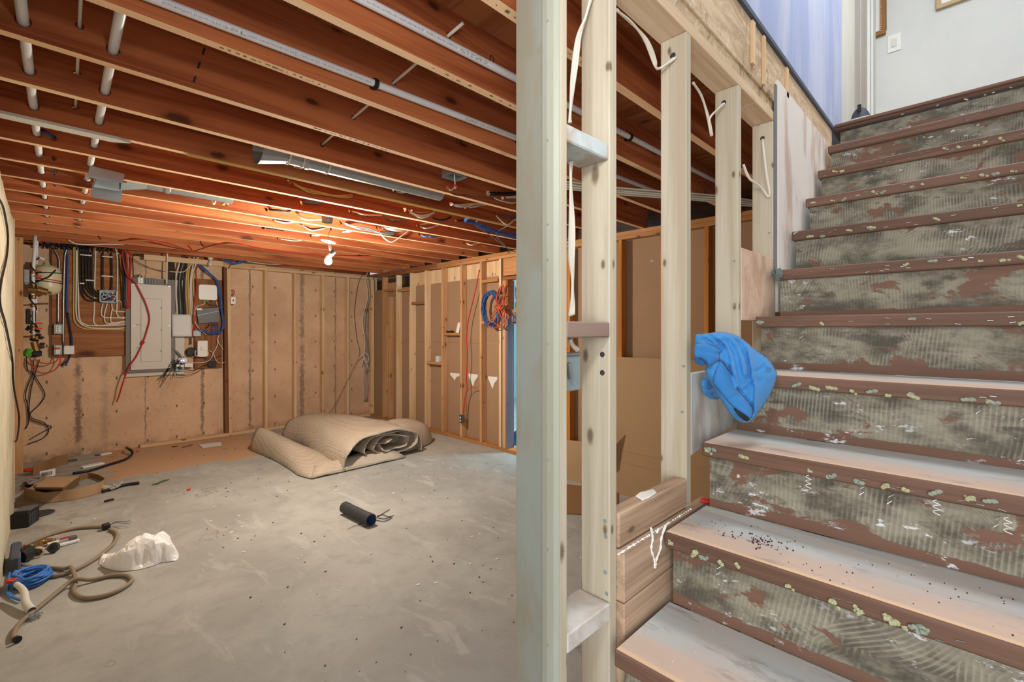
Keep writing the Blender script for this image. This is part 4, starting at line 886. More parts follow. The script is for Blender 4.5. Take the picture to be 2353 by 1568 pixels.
for i in range(5): p = oy(*z8(535, 850+i*30), PY-.056); q.box(p.x, p.x+.07+.02*(i % 3), PY-.0605-.004*i*.3, PY-.0600-.004*i*.3, p.z, p.z+.003)
def rbox(name, parent, a, c, y0, y1, m, r=.03, label=None):   # box with rounded corners in the wall plane
    pts = []
    for cx, cz, s_ in ((c.x-r, a.z-r, 0), (a.x+r, a.z-r, 1), (a.x+r, c.z+r, 2), (c.x-r, c.z+r, 3)):
        for i in range(5): an = math.pi/2*(s_+i/4); pts.append((cx+r*math.cos(an), y0, cz+r*math.sin(an)))
    return mk(name, B().prism(pts, (0, y1-y0, 0)), m, parent, bevel=min(.004, r*.3), label=label)
a, c = oy(*z8(790,508), PY-.03), oy(*z8(982,675), PY-.03); t = thing('router', 'white rounded square router on the network board', 'router', ((a.x+c.x)/2, PY, c.z)); rbox('body', t, a, c, PY-.035, PY-.001, M['white'])
for x, m in ((838,'green'),(855,'green'),(875,'green'),(920,'black')): p = oy(*z8(x, 676), PY-.02); mk('plug', B().box(p.x-.008, p.x+.008, PY-.03, PY-.012, p.z-.022, p.z-.001), M[m], t)
a, c = oy(*z8(762,740), PY-.03), oy(*z8(1000,912), PY-.03); t = thing('network_box', 'dark grey network box below the white router', 'network box', ((a.x+c.x)/2, PY, c.z))
mk('body', B().prism([(a.x, PY-.045, a.z-.03), (a.x+.30, PY-.045, a.z+.01), (min(c.x, 1.725), PY-.045, a.z+.01), (min(c.x, 1.725), PY-.045, c.z+.02), (a.x+.03, PY-.045, c.z-.005)], (0, .043, 0)), M['silver'], t, bevel=.003)
pa, pb = oy(*z8(775,832), PY-.046), oy(*z8(998,783), PY-.046); mk('seam', B().tube([pa, pb], .003, 5), M['white'], t); pa = oy(*z8(770,765), PY-.046); mk('sticker', B().box(pa.x, pa.x+.06, PY-.0465, PY-.0455, pa.z-.01, pa.z+.012), M['white'], t)
for lb, P, m, r in (('white cable from the router round the network box', [(850,690),(840,715),(770,740),(750,800),(755,900),(800,970),(870,1030)], 'romex', .005), ('black patch lead between router and network box', [(875,690),(890,715),(960,725)], 'black', .004), ('white lead down the right side of the network box', [(968,680),(985,740),(1000,800)], 'romex', .004), ('black loop hanging below the network box', [(900,912),(890,945),(860,960)], 'black', .005), ('pair of white leads dropping to the power strip', [(1000,1030),(985,1080),(985,1130),(940,1220),(910,1280),(840,1315),(660,1318)], 'romex', .005), ('white lead looping past the stud edge', [(985,1060),(1000,1120),(1045,1180)], 'romex', .004), ('white lead from the small modem', [(890,1190),(940,1215),(960,1270),(1000,1320),(1070,1310)], 'romex', .004), ('grey cable arched at the panel bottom right', [(508,1180),(550,1195),(590,1230),(605,1260)], 'greyc', .012), ('black lead along the bottom of the network board', [(620,1380),(740,1395),(830,1350),(900,1330)], 'black', .004), ('black lead drooping under the power adapter', [(550,1400),(570,1440),(640,1448),(760,1420),(830,1370)], 'black', .004), ('black lead slanting over the network board', [(660,1260),(720,1245),(900,1275),(1030,1240)], 'black', .003)):
    wcable(lb, P, m, r, PY-.04, z8)
bd = [(780,290),(880,380),(960,450),(990,520),(1012,650),(1030,780),(1050,880),(1040,960),(1010,1010),(930,1010)]; q = B(); rr = random.Random(6)
for j in range(13):
    q.tube(spline([oy(*z8(x+rr.uniform(-14, 14), y+rr.uniform(-8, 8)), PY-.05-.02*rr.random()) for x, y in bd[:rr.choice((8, 9, 10, 10))]], 5), .0042, 5)
for j in range(8): q.tube(spline([oy(*z8(1030-j*12, 990+rr.uniform(-10, 10)), PY-.05), oy(*z8(960-j*8, 1020+rr.uniform(-8, 8)), PY-.06), oy(*z8(850-j*5, 985+rr.uniform(-15, 15)), PY-.05), oy(*z8(800, 960+6*j), PY-.045)], 5), .0035, 5)
for j in range(6): q.tube(spline([oy(*z8(930+j*12, 912), PY-.03), oy(*z8(925+j*14, 960), PY-.055), oy(*z8(940+j*10, 1010), PY-.05)], 4), .0035, 5)
tag(mk('data_cable_bundle', q, M['blue'], smooth=True), 'thick bundle of blue data cables curving round the network boxes', 'cable bundle')
q = B()
for j in range(9): q.tube(spline([oy(505+j*2+rr.uniform(-3, 3), 588+rr.uniform(-2, 6), 7.36), oy(535+rr.uniform(-3, 3), 606+rr.uniform(-4, 3), 7.365), oy(560, 600+rr.uniform(-4, 4), 7.34), oy(590+j*1.5, 592+rr.uniform(-3, 2), 7.2)], 5), .0042, 5)
tag(mk('data_cable_bundle', q, M['blue'], smooth=True), 'blue data cables lying on the back wall plate under the joists', 'cable bundle')
a, c = oy(*z8(775,1090), PY-.05), oy(*z8(880,1250), PY-.05); t = thing('modem', 'small white upright modem above the power strip', 'modem', ((a.x+c.x)/2, PY, c.z)); rbox('body', t, a, c, PY-.075, PY-.015, M['white'], .012)
q = B(); pp = [oy(*z8(x, y), PY-.08) for x, y in ((760,1190),(755,1240),(800,1252),(870,1250),(888,1225),(880,1190))]; q.tube(spline(pp, 4), .005, 6); mk('wire_cradle', q, M['white'], t)
q = B(); [q.lathe([(.005, 0), (.005, .002)], oy(*z8(x, y), PY-.0755), (0, -1, 0), 8) for x, y in ((815,1160), (815,1180), (845,1185))]; mk('indicator', q, M['black'], t)
a, c = oy(*z8(580,1270), PY-.05), oy(*z8(670,1315), PY-.05); t = thing('power_strip', 'white power strip with glowing blue indicator at the panel foot', 'power strip', ((a.x+c.x)/2, PY, c.z)); rbox('body', t, a, c, PY-.06, PY-.01, M['white'], .008)
for x in (612, 636): p = oy(*z8(x, 1293), PY-.061); mk('indicator', B().ball((p.x, p.y, p.z), .006, 8), M['led'], t)
a, c = oy(*z8(645,1325), PY-.05), oy(*z8(730,1358), PY-.05); t2 = thing('plug_adapter', 'long white plug adapter under the blue lit power strip', 'adapter', ((a.x+c.x)/2, PY, c.z)); rbox('body', t2, a, c, PY-.055, PY-.02, M['white'], .006)
a, c = oy(*z8(555,1330), PY-.05), oy(*z8(640,1400), PY-.05); t2 = thing('outlet_box', 'grey outlet box with crowded plugs below the power strip', 'outlet', ((a.x+c.x)/2, PY, c.z)); rbox('body', t2, a, c, PY-.04, PY-.001, M['boxgrey'], .006)
for i, (x, y) in enumerate(((575,1345), (600,1372), (620,1350))): p = oy(*z8(x, y), PY-.06); mk('plug', B().box(p.x-.018, p.x+.018, PY-.075, PY-.041, p.z-.014, p.z+.014), M[('white', 'black', 'white')[i]], t2, bevel=.003)
q = B()
for j in range(9): q.tube(spline([oy(*z8(620-8*j, 1240+12*j), PY-.05), oy(*z8(575-6*j, 1320+6*j), PY-.07), oy(*z8(520-8*j, 1290+14*j), PY-.065), oy(*z8(480-10*j, 1400+16*j), PY-.05)] if j % 2 else [oy(*z8(640, 1250+8*j), PY-.05), oy(*z8(580, 1300+8*j), PY-.065), oy(*z8(525, 1285+12*j), PY-.05)], 5), .0038, 5)
for e in ((365,1495), (395,1565), (520,1480)): q.tube(spline([oy(*z8(560, 1340), PY-.06), oy(*z8((560+e[0])/2, (1340+e[1])/2-5), PY-.05), oy(*z8(*e), PY-.02)], 4), .0035, 5)
tag(mk('black_lead_tangle', q, M['black'], smooth=True), 'tangle of black leads at the bottom right of the panel', 'cable')
a, c = oy(*z8(890,1300), PY-.05), oy(*z8(975,1358), PY-.05); t2 = thing('power_adapter', 'black power adapter at the lower right of the network board', 'adapter', ((a.x+c.x)/2, PY, c.z)); rbox('body', t2, a, c, PY-.045, PY-.008, M['black'], .006)
p = oy(*z8(715,1205), PY-.03); t2 = thing('cable_reel', 'small round black disc hanging left of the modem', 'cable reel', (p.x, PY, p.z-.05)); mk('disc', B().lathe([(.055, 0), (.06, .01), (.05, .02)], (p.x, PY-.001, p.z), (0, -1, 0), 18), M['black'], t2); mk('clip', B().box(p.x-.01, p.x+.006, PY-.02, PY-.001, p.z+.1, p.z+.2), M['black'], t2)
a, c = oy(*z8(738,985), PY-.05), oy(*z8(815,1045), PY-.05); t2 = thing('small_adapter', 'small dark grey adapter under the network box', 'adapter', ((a.x+c.x)/2, PY, c.z)); rbox('body', t2, a, c, PY-.04, PY-.001, M['boxgrey'], .006)
# unlit bulb on the wall plate
p = oy(*z8(910,205), 7.36); t = thing('plate_lamp', 'unlit frosted bulb in a socket on the wall plate', 'lamp', (p.x, p.y, p.z-.1)); mk('box', B().box(p.x-.045, p.x+.03, 7.33, 7.394, p.z-.02, p.z+.05), M['boxgrey'], t, bevel=.003)
q = B(); q.lathe([(.06, 0), (.06, -.012), (.03, -.02), (.025, -.045)], (p.x, 7.35, p.z-.021), (0, 0, 1), 18); mk('lampholder', q, M['white'], t, smooth=False)
mk('bulb', B().lathe([(.012, 0), (.015, -.02), (.030, -.05), (.028, -.075), (.012, -.09), (.0, -.092)], (p.x, 7.35, p.z-.068), (0, 0, 1), 14), M['frost'], t, smooth=True)
wcable('white cable lying along the back wall plate to the right', [(970,215),(1080,235),(1300,275),(1500,300),(1650,300),(1800,278)], 'romex', .008, 7.385, z8)
tag(mk('cable', B().tube(spline([fl(*z8(*p_), 2.421) for p_ in [(-30,60),(150,45),(430,75),(600,130),(720,165),(800,150),(980,95),(1200,95),(1500,150),(1900,190),(2100,205),(2300,218),(2560,222)]], 6), .006, 6), M['red'], smooth=True), 'long red cable strung under the far joists past the bulb', 'cable')
wcable('red cable loop from a joist hole above the panel', [(120,0),(300,20),(530,30),(640,25)], 'red', .008, 6.62, z8)
wcable('red cable curl right of the unlit bulb', [(950,190),(1060,210),(1110,190),(1130,150),(1110,130)], 'red', .006, 7.30, z8)
wcable('black curl over the red cable near the unlit bulb', [(1045,90),(1050,130),(1080,140),(1110,160),(1115,200)], 'black', .006, 7.10, z8)
wcable('long white cable lying under the last joist over the board', [(520,140),(600,180),(720,190),(900,185),(1100,187)], 'romex', .007, 7.06)
q = B(); rr = random.Random(12)
for j in range(26):
    x = 190+j*33; q.tube(spline([oy(*z7(x+rr.uniform(-30, 30), 165+.05*x), 7.3), oy(*z7(x+rr.uniform(-20, 20), 185+.05*x), 7.40), oy(*z7(x+rr.uniform(-30, 30), 215+.05*x), 7.43)], 4), .007, 5)
tag(mk('cable_ends', q, M['black'], smooth=True), 'row of black cables bunched under the joists at the wall top', 'cable bundle')
# switch boxes
for i, (x0, y0, x1, y1, lb) in enumerate(((375,1010,465,1110,'upper grey metal switch box on the backing board'), (375,1222,460,1325,'lower grey outlet box with an orange plug'))):
    a, c = oy(*z7(x0, y0), PY-.03), oy(*z7(x1, y1), PY-.03); t = thing('outlet_box', lb, 'outlet', ((a.x+c.x)/2, PY, c.z)); rbox('body', t, a, c, PY-.05, PY-.001, M['boxgrey'], .006)
    rbox('face_plate', t, a+Vector((.015, 0, -.015)), c+Vector((-.015, 0, .015)), PY-.054, PY-.0505, M['white'], .004)
    if i: p = oy(*z7(413, 1258), PY-.055); mk('plug', B().box(p.x-.02, p.x+.02, PY-.075, PY-.0545, p.z-.008, p.z+.01), M['redpaint'], t)
    else:
        q = B(); [q.lathe([(.006, 0), (.006, .002)], oy(*z7(415, y), PY-.0545), (0, -1, 0), 8) for y in (1040, 1062, 1085)]; mk('socket_hole', q, M['ink'], t)
p = oy(*z7(530, 1275), PY-.03); t = thing('plug', 'white square plug right of the orange plugged outlet', 'plug', (p.x, PY, p.z)); mk('body', B().box(p.x-.045, p.x+.045, PY-.06, PY-.012, p.z-.05, p.z+.05), M['white'], t, bevel=.006); mk('prong_base', B().box(p.x-.10, p.x-.046, PY-.045, PY-.025, p.z-.02, p.z+.02), M['black'], t, bevel=.003)
wcable('red cable loop hanging from the lower outlet box', [(430,1330),(440,1400),(370,1490),(250,1512),(180,1470),(140,1400),(130,1345)], 'redpaint', .006, PY-.06)
wcable('second red loop above the first below the outlet box', [(432,1330),(400,1390),(330,1415),(220,1400),(170,1350)], 'redpaint', .006, PY-.07)
# tank and water service in the left corner
p = oy(*z7(300,545), 7.2); t = thing('expansion_tank', 'cream expansion tank strapped in the left corner', 'tank', (p.x, 7.2, p.z-.17)); pr_ = [(.0, -.175), (.07, -.165), (.112, -.13), (.122, -.08), (.122, .07), (.105, .12), (.065, .15), (.03, .16), (.025, .19), (.0, .19)]
mk('tank_shell', B().lathe(pr_, (p.x, 7.25, p.z), (0, 0, 1), 24), M['tank'], t, smooth=True); q = B(); q.lathe([(.1235, 0), (.1255, .0), (.1255, .012), (.1235, .012)], (p.x, 7.25, p.z-.012), (.12, 0, 1), 24); mk('strap', q, M['red'], t); q = B()
for dz, tl in ((-.035, .1), (.06, -.06)): q.lathe([(.1235, 0), (.126, .0), (.126, .010), (.1235, .010)], (p.x, 7.25, p.z+dz), (tl, 0, 1), 24)
q.tube([(p.x-.1, 7.14, p.z-.06), (p.x+.02, 7.115, p.z+.02), (p.x+.07, 7.15, p.z+.1)], .007, 6); mk('black_strap', q, M['black'], t)
t = thing('water_main', 'white vertical water pipe with brass valves in the left corner', 'pipe', oy(*z7(165, 1300), 7.1)); WY = 7.08
q = B(); q.tube(wpath([(183,60),(178,250),(165,400),(158,700),(170,1000),(168,1170)], WY), .016, 12); mk('pipe', q, M['pvc'], t, smooth=True)
q = B(); q.tube(wpath([(205,70),(200,200),(195,390)], WY+.05), .013, 12); q.tube(wpath([(195,310),(245,330),(280,345)], WY+.05), .013, 10); mk('branch_pipe', q, M['pvc'], t, smooth=True)
q = B(); q.tube(wpath([(188,720),(192,890)], WY+.05), .013, 10); mk('lower_pipe', q, M['pvc'], t)
q = B()
for y in (470, 600, 640, 730, 815, 1015, 1055, 1140): q.lathe([(.020, -.02), (.024, -.012), (.024, .012), (.020, .02)], oy(*z7(164, y), WY), (0, 0, 1), 10)
q.tube(wpath([(110,655),(215,665)], WY-.02), .034, 10); q.tube(wpath([(205,655),(310,680)], WY-.02), [.04, .034], 12); q.tube(wpath([(300,675),(350,690)], WY-.02), .012, 8); q.tube(wpath([(190,800),(320,797)], WY), .010, 8); q.tube(wpath([(50,815),(150,812)], WY), .008, 6); q.tube(wpath([(60,1140),(150,1140)], WY), .010, 6); q.tube(wpath([(170,1190),(200,1290)], WY-.02), .03, 10); q.tube(wpath([(180,1235),(270,1215)], WY-.02), .014, 8)
mk('brass_fittings', q, M['brass'], t)
for x, y in ((215,465), (215,515), (220,1000), (222,1052)): p = oy(*z7(x, y), WY-.03); mk('valve_handle', B().box(p.x-.026, p.x+.026, WY-.036, WY-.026, p.z-.007, p.z+.007), M['redpaint'], t, bevel=.002, label='red valve handle')
q = B(); cc = wpath([(185,320),(165,480),(160,600),(158,800),(165,1000),(168,1100)], WY); cs = spline(cc, 14); q.tube([s_+Vector((.026*math.cos(i*.42), .026*math.sin(i*.42), 0)) for i, s_ in enumerate(cs)], .007, 6); mk('wrapped_cable', q, M['black'], t, smooth=True)
a, c = oy(*z7(62,440), 7.0), oy(*z7(128,590), 7.0); mm = mk('meter', B().box(a.x, c.x, 6.98, 7.06, c.z, a.z), M['steel'], t, bevel=.006)
q = B(); [q.box(a.x+.01, c.x-.01, 6.972, 6.979, a.z-.05-.022*i, a.z-.04-.022*i) for i in range(6)]; mk('meter_rib', q, M['boxgrey'], mm)
a, c = oy(*z7(84,850), 7.0), oy(*z7(136,1010), 7.0); mm = mk('black_module', B().box(a.x, c.x, 6.98, 7.05, c.z, a.z), M['black'], t, bevel=.006)
q = B(); [q.box(a.x+.008+.02*i, a.x+.016+.02*i, 6.972, 6.979, c.z+.02, a.z-.02) for i in range(4)]; mk('rib', q, M['ink'], mm)
q = B(); rr = random.Random(9)
for x, y in ((110,1060), (210,1080), (120,1040), (215,1120), (150,1170), (245,1150), (255,1215), (250,1245), (220,1300), (195,1180)): p = oy(*z7(x, y), WY-.02); q.ball((p.x, p.y, p.z), .021, 8, (1.1, .8, .8), .3, rr)
mk('black_valve_parts', q, M['black'], t)
p = oy(*z7(112, 1308), WY-.04); mk('green_cap', B().ball((p.x, p.y, p.z), .045, 10, (.9, .8, 1.1), .18), M['green'], t, label='bright green cap'); p = oy(*z7(185, 1315), WY-.04); mk('black_cap', B().ball((p.x, p.y, p.z), .042, 10, (1.3, .8, .9), .18), M['black'], t)
def zw(x, y): return (x/4.127, 800+y/4.127)
for lb, P in (('black wire hanging in a wide zigzag below the valves', [(250,90),(260,200),(310,240),(370,330),(425,440),(380,530),(290,620),(290,680),(400,720),(490,750),(400,800),(280,870)]), ('black wire hanging straight down in the left corner', [(320,110),(310,240),(270,340),(240,450),(260,540),(270,700),(240,770)]), ('thin black wire ending low on the concrete wall', [(375,110),(330,260),(290,420),(285,640),(420,710),(460,790),(400,860),(255,915)])):
    wcable(lb, P, 'black', .0048, 7.475, zw, name='hanging_wire', cat='wire')
wcable('black cable running down the cream plaster wall', [], 'black', .005) if 0 else None
pts = [ox(x, y, LWX+.012) for x, y in ((-6,452),(8,480),(18,540),(15,590),(2,650),(0,700),(12,745),(28,825),(30,870),(34,905),(44,960),(40,1005),(36,1015))]
tag(mk('wall_cable', B().tube(spline(pts, 6), .006, 6), M['black'], smooth=True), 'black cable running down the cream plaster left wall', 'cable')
wcable('two thin cables hanging behind the last back wall studs', [(0,0),(1,1)], 'black', .004) if 0 else None
def zs(x, y): return (480+x/4.9, 540+y/4.9)
for lb, P, m, r in (('thin brown cable hanging in the corner bay of the back wall', [(1790,400),(1720,500),(1690,620),(1670,760),(1660,900),(1690,1180),(1720,1330),(1650,1500),(1450,1900),(1330,2060)], 'pencil', .004), ('cream cable hanging in the corner bay of the back wall', [(1820,390),(1790,500),(1810,640),(1800,760),(1760,900),(1755,1020),(1780,1200),(1770,1360),(1740,1480)], 'romex', .008), ('grey cable right of the cream corner cable', [(1810,420),(1830,560),(1840,700),(1800,850),(1780,1040),(1800,1200),(1830,1400),(1790,1560)], 'greyc', .008), ('tangled white cable ends at the foot of the corner cables', [(1700,1400),(1780,1330),(1825,1390),(1790,1440),(1760,1350),(1800,1450),(1820,1520)], 'romex', .007)):
    wcable(lb, [(x_-22, y_) for x_, y_ in P], m, r*.8, 7.37 if 'tangled' in lb else 7.385, zs)
p = oy(534.5, 691, 7.39); t = thing('light_switch', 'white light switch with a red cable beside the first stud', 'switch', (p.x, 7.40, p.z-.05)); mk('box', B().box(p.x-.008, p.x+.025, 7.37, 7.48, p.z-.045, p.z+.045), M['greyc'], t); mk('switch_plate', B().box(p.x-.03, p.x+.03, 7.362, 7.3695, p.z-.05, p.z+.05), M['white'], t, bevel=.002); mk('toggle', B().box(p.x-.005, p.x+.005, 7.352, 7.3615, p.z-.012, p.z+.012), M['black'], t)
mk('red_lead', B().tube(spline([oy(*z8(x, y), 7.40) for x, y in ((1123,572),(1150,570),(1155,600),(1134,640))], 5), .006, 6), M['red'], t, smooth=True)
wcable('short red cable at the top of the first stud', [(1120,215),(1150,250),(1095,350)], 'red', .006, 7.39, z8)
# ------------------------------------------------------------------ things hanging on the right wall and its ledges
def zr(x, y): return (840+x/3.137, 560+y/3.137)
rw = [ox(*zr(x, y), XR-.01) for x, y in ((820,190),(800,300),(770,430),(740,560),(728,690),(735,800),(728,950),(732,1050),(715,1120),(705,1225))]
tag(mk('red_wire', B().tube(spline(rw, 6), .007, 8), M['red'], smooth=True), 'red cable running down the right wall studs to a box', 'cable')
tag(mk('red_wire', B().tube(spline([ox(*zr(x, y), XR-.012) for x, y in ((810,1045),(770,1035),(730,1070),(715,1140),(708,1225))], 6), .005, 6), M['orange'], smooth=True), 'orange lead looping from the stud into the low outlet', 'cable')
p = ox(*zr(705, 1262), XR); t = thing('outlet_box', 'low outlet box on a right wall stud fed by red cable', 'outlet', (XR-.03, p.y, p.z-.05)); mk('box', B().box(XR-.045, XR-.001, p.y-.03, p.y+.03, p.z-.055, p.z+.055), M['silver'], t, bevel=.003); mk('face_plate', B().box(XR-.050, XR-.0455, p.y-.022, p.y+.022, p.z-.045, p.z+.045), M['black'], t, bevel=.002)
q = B(); [q.box(XR-.053, XR-.0505, p.y-.012, p.y+.012, p.z+dz-.012, p.z+dz+.012) for dz in (.02, -.02)]; mk('socket', q, M['white'], t)
def coil(name, label, c, rad, rz, n, r, m, rnd, X=XR-.05, tail=()):
    P = []
    for i in range(n*14):
        a = 2*math.pi*i/14; k = rad*(1+.10*math.sin(i*.37)); P.append((X+.03*math.sin(i*.61), c[0]+k*math.cos(a), c[1]+k*rz*math.sin(a)))
    return tag(mk(name, B().tube(P+list(tail), r, 6), M[m], smooth=True), label, 'coil')
a = ox(*zr(905, 470), XR-.05); coil('data_cable_coil', 'coil of blue data cable hanging on the right wall studs', (a.y, a.z), .145, 1.45, 11, .0055, 'blue', R)
q = B(); cpt = lambda x, y, dx=0: ox(*zr(x, y), XR-.09-dx)
for lp in (((985,300),(1005,370),(960,450),(940,400),(965,360)), ((985,300),(1000,420),(975,470),(945,380)), ((960,470),(900,560),(885,590),(930,610),(995,560),(975,480)), ((965,470),(1030,520),(1020,550),(985,540),(960,480)), ((960,465),(910,520),(940,580),(1000,600),(985,500)), ((950,380),(1010,380),(1005,430),(950,440)), ((970,460),(1010,500),(1000,590),(960,600),(955,500)), ((980,300),(1000,330),(990,420),(960,455))):
    q.tube(spline([cpt(x, y, .012*i % .03) for i, (x, y) in enumerate(lp)], 6, True), .0065, 6, closed=True)
q.tube([cpt(935,455), cpt(985,470)], .02, 8); oc = thing('extension_cord', 'coiled orange extension cord hung beside the blue coil', 'extension cord', cpt(960, 600)); mk('cord', q, M['orange'], oc, smooth=True); mk('plug', B().tube([cpt(970,325), cpt(970,365)], .016, 8), M['black'], oc)
def ledge(px, dz=0): return ox(px[0], px[1], XR+.03)+Vector((0, 0, dz))
z1 = ox(995, 832, XR).z; p = ox(1007, 832, XR+.04)
for i in range(6): tag(mk('envelope', B().box(XR+.008+.003*(i % 3), XR+.068, p.y-.055-.004*(i % 2), p.y+.03, z1+.001+.0145*i, z1+.0145*i+.0135), M['white'], bevel=.003), '%s white pad in the small stack on a stud ledge' % ('lowest', 'second', 'third', 'fourth', 'fifth', 'topmost')[i], 'pad', 'white pads stacked on the ledge')
z1 = ox(1037, 765, XR).z; p = ox(1053, 763, XR+.04); tag(mk('white_card', B().prism([(XR+.02, p.y-.04, z1+.001), (XR+.02, p.y+.03, z1+.001), (XR+.05, p.y+.02, z1+.14), (XR+.05, p.y-.03, z1+.14)], (.003, 0, 0)), M['white']), 'white card leaning against a stud on the right wall ledge', 'card')
p = ox(1033, 762, XR+.03); t = thing('small_gadget', 'small black and white gadget on the ledge beside the card', 'gadget', (XR+.03, p.y, z1)); mk('body', B().box(XR+.01, XR+.05, p.y-.06, p.y+.05, z1+.0005, z1+.03), M['black'], t, bevel=.003); mk('cap', B().box(XR+.008, XR+.05, p.y-.02, p.y+.02, z1+.0305, z1+.037), M['white'], t, bevel=.002)
z1 = ox(958, 694, XR).z; q = B(); rr = random.Random(3)
for i in range(4): q.obox((XR+.04+.01*i, (5.88+.07*i)*f, z1+.006), (.008, .02, 0), (.004, -.002, 0), (0, 0, .005))
o = tag(mk('screws', q, M['boxgrey']), 'scattered screws on the top brown ledge of the right wall', 'screw', kind='stuff')
p = fl(905, 965); t = thing('wood_scrap', 'splintered wood scraps at the foot of the right wall corner', 'wood scrap', p)
for i, (x, y, an) in enumerate(((893,967,.4),(885,970,-.5),(900,966,1.1))):
    c = fl(x, y, .045+.02*i); c.x -= .16; mk('splinter', B().obox((c.x, c.y, c.z), (.16*math.cos(an), .16*math.sin(an), .004), (-.03*math.sin(an), .03*math.cos(an), 0), (0, 0, .009)), M['tan_light' if i % 2 else 'tan'], t)
p0, p1 = (3.60, 7.35), (3.90, 7.1)
tag(mk('clear_film', B().grid([[(3.88+.016*i+.008*math.sin(j*1.7+i), 7.455+.012*math.sin(j*2.1+i*1.3), .25+1.6*j/14) for i in range(6)] for j in range(15)]), M['film'], smooth=True), 'crumpled clear plastic film behind the corner studs', 'plastic film').modifiers.new('t', 'SOLIDIFY').thickness = .001
# ------------------------------------------------------------------ cardboard behind the stair wall
def sheet(name, label, pts, m='cardboard', th=(.006, 0, 0)):
    return tag(mk(name, B().prism(pts, th), M[m]), label, 'cardboard')
Yl = 2.44; cb = thing('cardboard_sheet', 'tall brown cardboard sheet leaning on the wall behind the studs', 'cardboard', (3.66, 1.9, 0))
mk('panel', B().prism([(3.655, .85, 0), (3.655, Yl-.02, 0), (3.71, Yl-.02, .27), (3.71, .85, .27)], (.006, 0, 0)), M['cardboard'], cb); mk('panel', B().prism([(3.7105, .85, .271), (3.7105, Yl-.02, .271), (3.73, Yl-.01, .37), (3.73, .85, .37)], (.006, 0, 0)), M['cardboard'], cb)
mk('panel', B().prism([(3.7305, .85, .371), (3.7305, Yl, .371), (3.94, Yl+.03, 1.215), (3.94, .85, 1.215)], (.006, 0, 0)), M['cardboard'], cb)
sheet('cardboard_flap', 'low cardboard flap standing beside the tall leaning sheet', [(3.655, Yl+.04, 0), (3.655, 3.06, 0), (3.72, 3.06, .36), (3.70, Yl+.10, .40)])
sheet('cardboard_corner', 'torn cardboard corner sticking up before the tall sheet', [(3.60, Yl-.02, .25), (3.62, Yl+.10, .36), (3.66, Yl-.07, .60), (3.64, Yl-.09, .25)], 'cardboard_dark')
a, c, d, e = fl(1270, 1112), fl(1420, 1128), fl(1420, 1188), fl(1270, 1181)
tag(mk('cardboard_mat', B().prism([(v.x, v.y, .0006) for v in (a, c, d, e)], (0, 0, .008)), M['cardboard_dark']), 'cardboard sheet lying flat on the floor beyond the post', 'cardboard')
# ------------------------------------------------------------------ wiring in the stair wall
def lace(label, pts, r, Y, m='romex', n=2, x0=None):
    q = B(); P = spline([oy(x, y, Y[i] if isinstance(Y, (list, tuple)) else Y) for i, (x, y) in enumerate(pts)], 6)
    for j in range(n): q.tube([p+Vector((.0042*j, .003*j*math.sin(i*.3), .002*j)) for i, p in enumerate(P)], r, 6)
    return tag(mk('house_wire', q, M[m], smooth=True), label, 'cable')
lace('pair of white wires running down behind the grey post', [(1358,-10),(1345,40),(1325,90),(1314,170),(1311,240),(1308,282)], .0034, [.638,.643,.65,.655,.655,.65], n=3)
lace('pair of white wires between the upper and middle blocks', [(1310,372),(1311,420),(1310,500),(1309,590),(1315,640),(1314,690),(1308,728)], .0036, .665, n=3)
lace('white wires dropping from the middle block into the metal box', [(1308,780),(1316,795),(1326,806)], .005, .655, n=2)
lace('white twin wire arching from the top to the second bare stud', [(1414,22),(1450,50),(1480,90),(1500,140),(1508,155),(1520,155),(1548,133)], .0034, [.66,.67,.68,.69,.68,.655,.634], n=3)
lace('white wire arching between the second and third bare studs', [(1592,190),(1612,220),(1625,265),(1634,312),(1630,275),(1650,250),(1662,238)], .0036, [.66,.67,.68,.67,.66,.65,.636], n=2)
lace('white wire hanging in a V on the last bare stud', [(1708,378),(1722,410),(1748,430),(1765,452),(1768,440),(1760,390),(1752,320)], .0048, [.65,.64,.63,.612,.606,.614,.634], n=1)
q = B()
for x, y, i in ((1546,128,1),(1663,236,2),(1752,318,3)): p = ox(x, y, SX[i]-.0005); q.lathe([(.009, 0), (.008, .0004)], (SX[i]-.0009, p.y, p.z), (1, 0, 0), 12)
for x, y in ((1384,815),(1384,857)): p = ox(x, y, SX[0]-.0005); q.lathe([(.0065, 0), (.0065, .0004)], (SX[0]-.0009, p.y, p.z), (1, 0, 0), 12)
mk('drilled_holes', q, M['ink'], ws)
q = B()
for i, L in ((0, ((1390,1198),(1392,1234),(1391,1316),(1394,1365))), (1, ((1571,842),(1568,947),(1498,600))), (2, ((1687,600),(1686,702))), (3, ((1767,536),))):
    for x, y in L: p = ox(x, y, SX[i]-.0005); q.lathe([(.0045, 0), (.0045, .001)], (SX[i]-.0014, p.y, p.z), (1, 0, 0), 8)
for y in (60, 330, 520, 600, 790, 1052, 1255, 1470): p = oy(1275, y, YS+.02); q.lathe([(.0028, 0), (.0028, .001)], (JAMBX-.0205, YS+.02, p.z), (1, 0, 0), 8)
mk('nail_heads', q, M['boxgrey'], ws)['kind'] = 'stuff'
t = thing('metal_box', 'galvanised metal junction box under the middle block of the stair wall', 'junction box', (.79, .64, 1.3)); a, c = oy(1303, 812, .64), oy(1336, 893, .64)
mk('box_shell', B().box(.760, .846, .625, .70, c.z, a.z-.004), M['boxgrey'], t, bevel=.003); mk('lip', B().box(.760, .850, .620, .70, a.z-.0035, a.z), M['galv'], t, bevel=.001)
mk('cable_clamp', B().tube([(.79, .618, a.z-.02), (.80, .618, a.z-.05)], .006, 8), M['steel'], t)
q = B()
